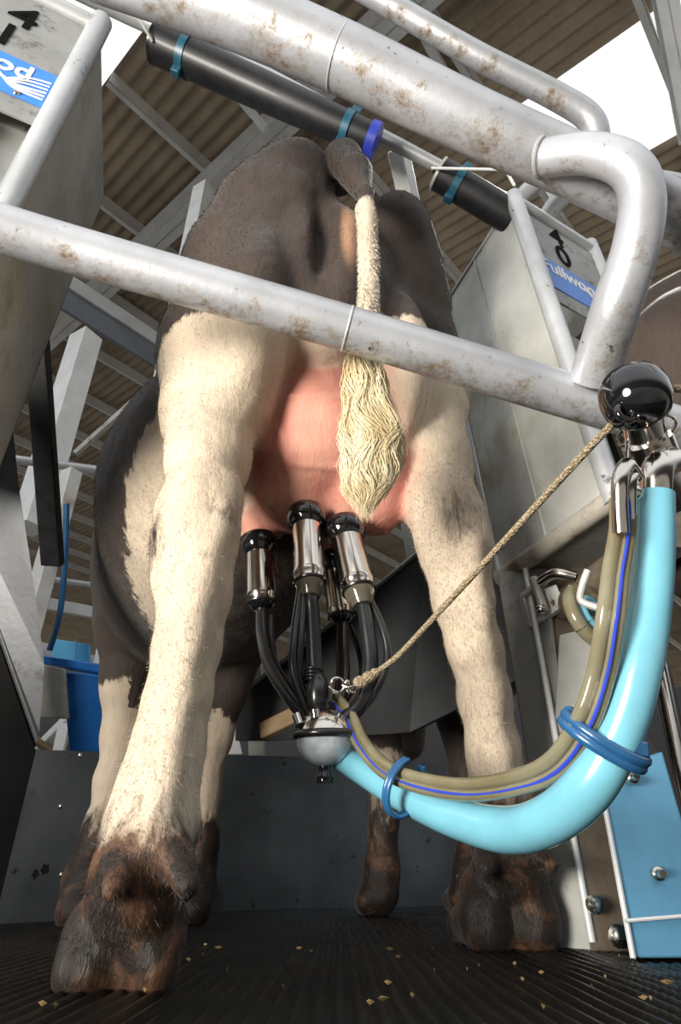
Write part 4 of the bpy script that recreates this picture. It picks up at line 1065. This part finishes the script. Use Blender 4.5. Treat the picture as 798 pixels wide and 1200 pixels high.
# bracket, arm and hose loop under the right divider
ab = empty('cluster_arm', PD(690,690,1.15), 'dirty steel arm and bracket under the right divider', 'arm')
s = MB(); s.tube([PD(655,716,1.30), PD(700,682,1.18), PD(790,620,1.0)], [.033,.033,.033], 24); s.build('arm_tube', M['rustplate'], ab)
s = MB(); 
for a, b2 in (((612,700,1.3),(642,676,1.27)), ((622,735,1.27),(655,712,1.25)), ((612,700,1.3),(622,735,1.27))):
    s.bar(PD(*a), PD(*b2), .018, .012)
s.slab([PD(636,690,1.27),PD(652,684,1.25),PD(664,712,1.24),PD(640,716,1.26)], (0,.01,0))
s.tube([PD(624,676,1.26), PD(638,716,1.24)], .009, 12); s.build('bracket', M['panel_edge'], ab, bevel=.002)
s = MB(); s.tube(spline([PD(630,684,1.26), PD(650,672,1.22), PD(675,676,1.2)], 6), .011, 12); s.ball(PD(634,714,1.23), .011); s.build('bolt', M['chrome'], ab)
s = MB(); s.tube(spline([PD(689,668,1.05), PD(682,688,1.05), PD(681,704,1.05), PD(700,712,1.03), PD(715,716,1.02)], 5), .0065, 10); s.build('wire_hook', M['panel_edge'], ab)
hl = empty('hose_loop', PD(690,730,1.1), 'round loop of yellowed tube with a blue core hanging behind the twin tube', 'hose')
axl = Vector((.55,-.8,.15))
s = MB(); s.torus(PD(692,722,1.1), axl, .052, .013, 40, 14); s.build('tube_loop', M['clear'], hl)
s = MB(); s.torus(PD(692,722,1.085), axl, .040, .0035, 40, 8); s.build('stripe', M['clip'], hl)
s = MB(); s.torus(PD(694,721,1.1), axl, .029, .011, 40, 12); s.build('core', M['blue_hose'], hl)

# ------------------------------------------------------------------ feed trough and clutter behind
tr = empty('feed_trough', PD(90,820,2.9), 'blue plastic feed trough with a pale blue back behind the front leg', 'trough')
def PDs(l): return [PD(*p) for p in l]
s = MB(); s.slab(PDs([(50,768,2.75),(135,780,2.75),(135,792,2.75),(50,777,2.75)]), (0,.05,.0)); s.build('rim', M['trough'], tr, bevel=.006)
s = MB(); s.slab(PDs([(60,748,3.0),(104,755,3.0),(104,777,3.0),(60,772,3.0)]), (0,.03,0)); s.slab(PDs([(88,750,2.99),(89,750,2.99),(89,776,2.99),(88,776,2.99)]), (0,-.01,0)); s.build('back', M['trough_light'], tr, bevel=.004)
s = MB(); s.slab(PDs([(72,786,2.8),(140,792,2.8),(140,882,2.8),(80,882,2.8)]), (.1,.25,0)); s.build('bin', M['trough'], tr, bevel=.01)
s = MB(); s.slab(PDs([(46,778,2.72),(76,784,2.72),(80,842,2.72),(46,840,2.72)]), (0,.02,0)); s.build('end_plate', M['panel'], tr, bevel=.003)
b2_ = MB(); b2_.slab(PDs([(272,786,2.9),(296,784,2.9),(296,798,2.9),(272,799,2.9)]), (0,.04,0)); tag(b2_.build('feed_trough', M['trough'], bevel=.004), 'small glimpse of a blue trough rim left of the milking cups', 'trough')
s = MB(); s.bar(PD(306,1000,2.7), PD(297,760,2.7), .07, .05, (0,1,0)); tag(s.build('stall_post', M['panel'], bevel=.004), 'grey post standing behind the left teat cup', 'post')
s = MB(); s.slab(PDs([(258,852,2.75),(277,838,2.7),(280,866,2.7),(284,884,2.7),(262,884,2.75)]), (0,.02,0)); tag(s.build('white_bucket', M['white_steel'], bevel=.004), 'pale blue-white sheet standing behind the kerb', 'sheet')
s = MB(); s.bar(PD(310,858,1.9), PD(352,838,1.85), .055, .05); tag(s.build('wood_block', M['wood'], bevel=.006), 'pale brown timber rail end beside the claw', 'timber')
fr = empty('timber_frame', PD(60,870,3.5)*1, 'pale struts and boards standing in the light behind the kerb at far left', 'frame'); fr.location.z = -.95
for (a, b2, wd, nm, mt) in (((28,858,3.4),(62,882,3.5),.05,'board','wood'), ((20,904,3.5),(82,842,3.5),.07,'strut','white_steel'), ((60,868,3.6),(84,870,3.6),.12,'board','wood')):
    s = MB(); s.bar(PD(*a), PD(*b2), wd, wd*.6); s.build(nm, M[mt], fr, bevel=.004)
t_ = PD(78,840,3.5); s = MB(); s.bar(Vector((t_.x, t_.y, -.95)), t_, .06, .04, (0,1,0)); s.build('strut', M['white_steel'], fr, bevel=.004)
t_ = PD(30,856,3.5); s = MB(); s.bar(Vector((t_.x, t_.y, -.95)), t_, .06, .04, (0,1,0)); s.build('strut', M['white_steel'], fr, bevel=.004)
# dark machinery under the next stall at the right edge
s = MB(); e_ = PY(836,1085,1.22); s.tube([PD(768,752,1.3), Vector((e_.x, e_.y, .0))], .018, 20); tag(s.build('steel_pipe', M['chrome']), 'dim leaning steel pipe in the dark at the right edge behind the blue cover plate', 'pipe')

# debris on the mat
s = MB()
for i in range(46):
    y = random.uniform(.60, 1.2); x = random.uniform(-.3, .35)*(.6+y*.6)
    R_ = random.uniform(.0008, .0030); a = random.uniform(0, PI); dx, dy = math.cos(a), math.sin(a); l = random.uniform(1, 4)
    c = Vector((x, y, .002))
    s.add([c+Vector((dx*R_*l, dy*R_*l, 0)), c+Vector((-dy*R_*.6, dx*R_*.6, .002)), c-Vector((dx*R_*l*.8, dy*R_*l, -.001)), c+Vector((dy*R_*.7, -dx*R_*.5, .001)), c-Vector((0,0,.002))], [(0,1,2,3),(0,4,1),(1,4,2),(2,4,3),(3,4,0)])
tag(s.build('feed_crumbs', simple('feed_crumbs', (.24,.16,.065), .6), smooth=False), 'scattered tan feed crumbs and straw on the wet black mat', 'crumbs', kind='stuff')
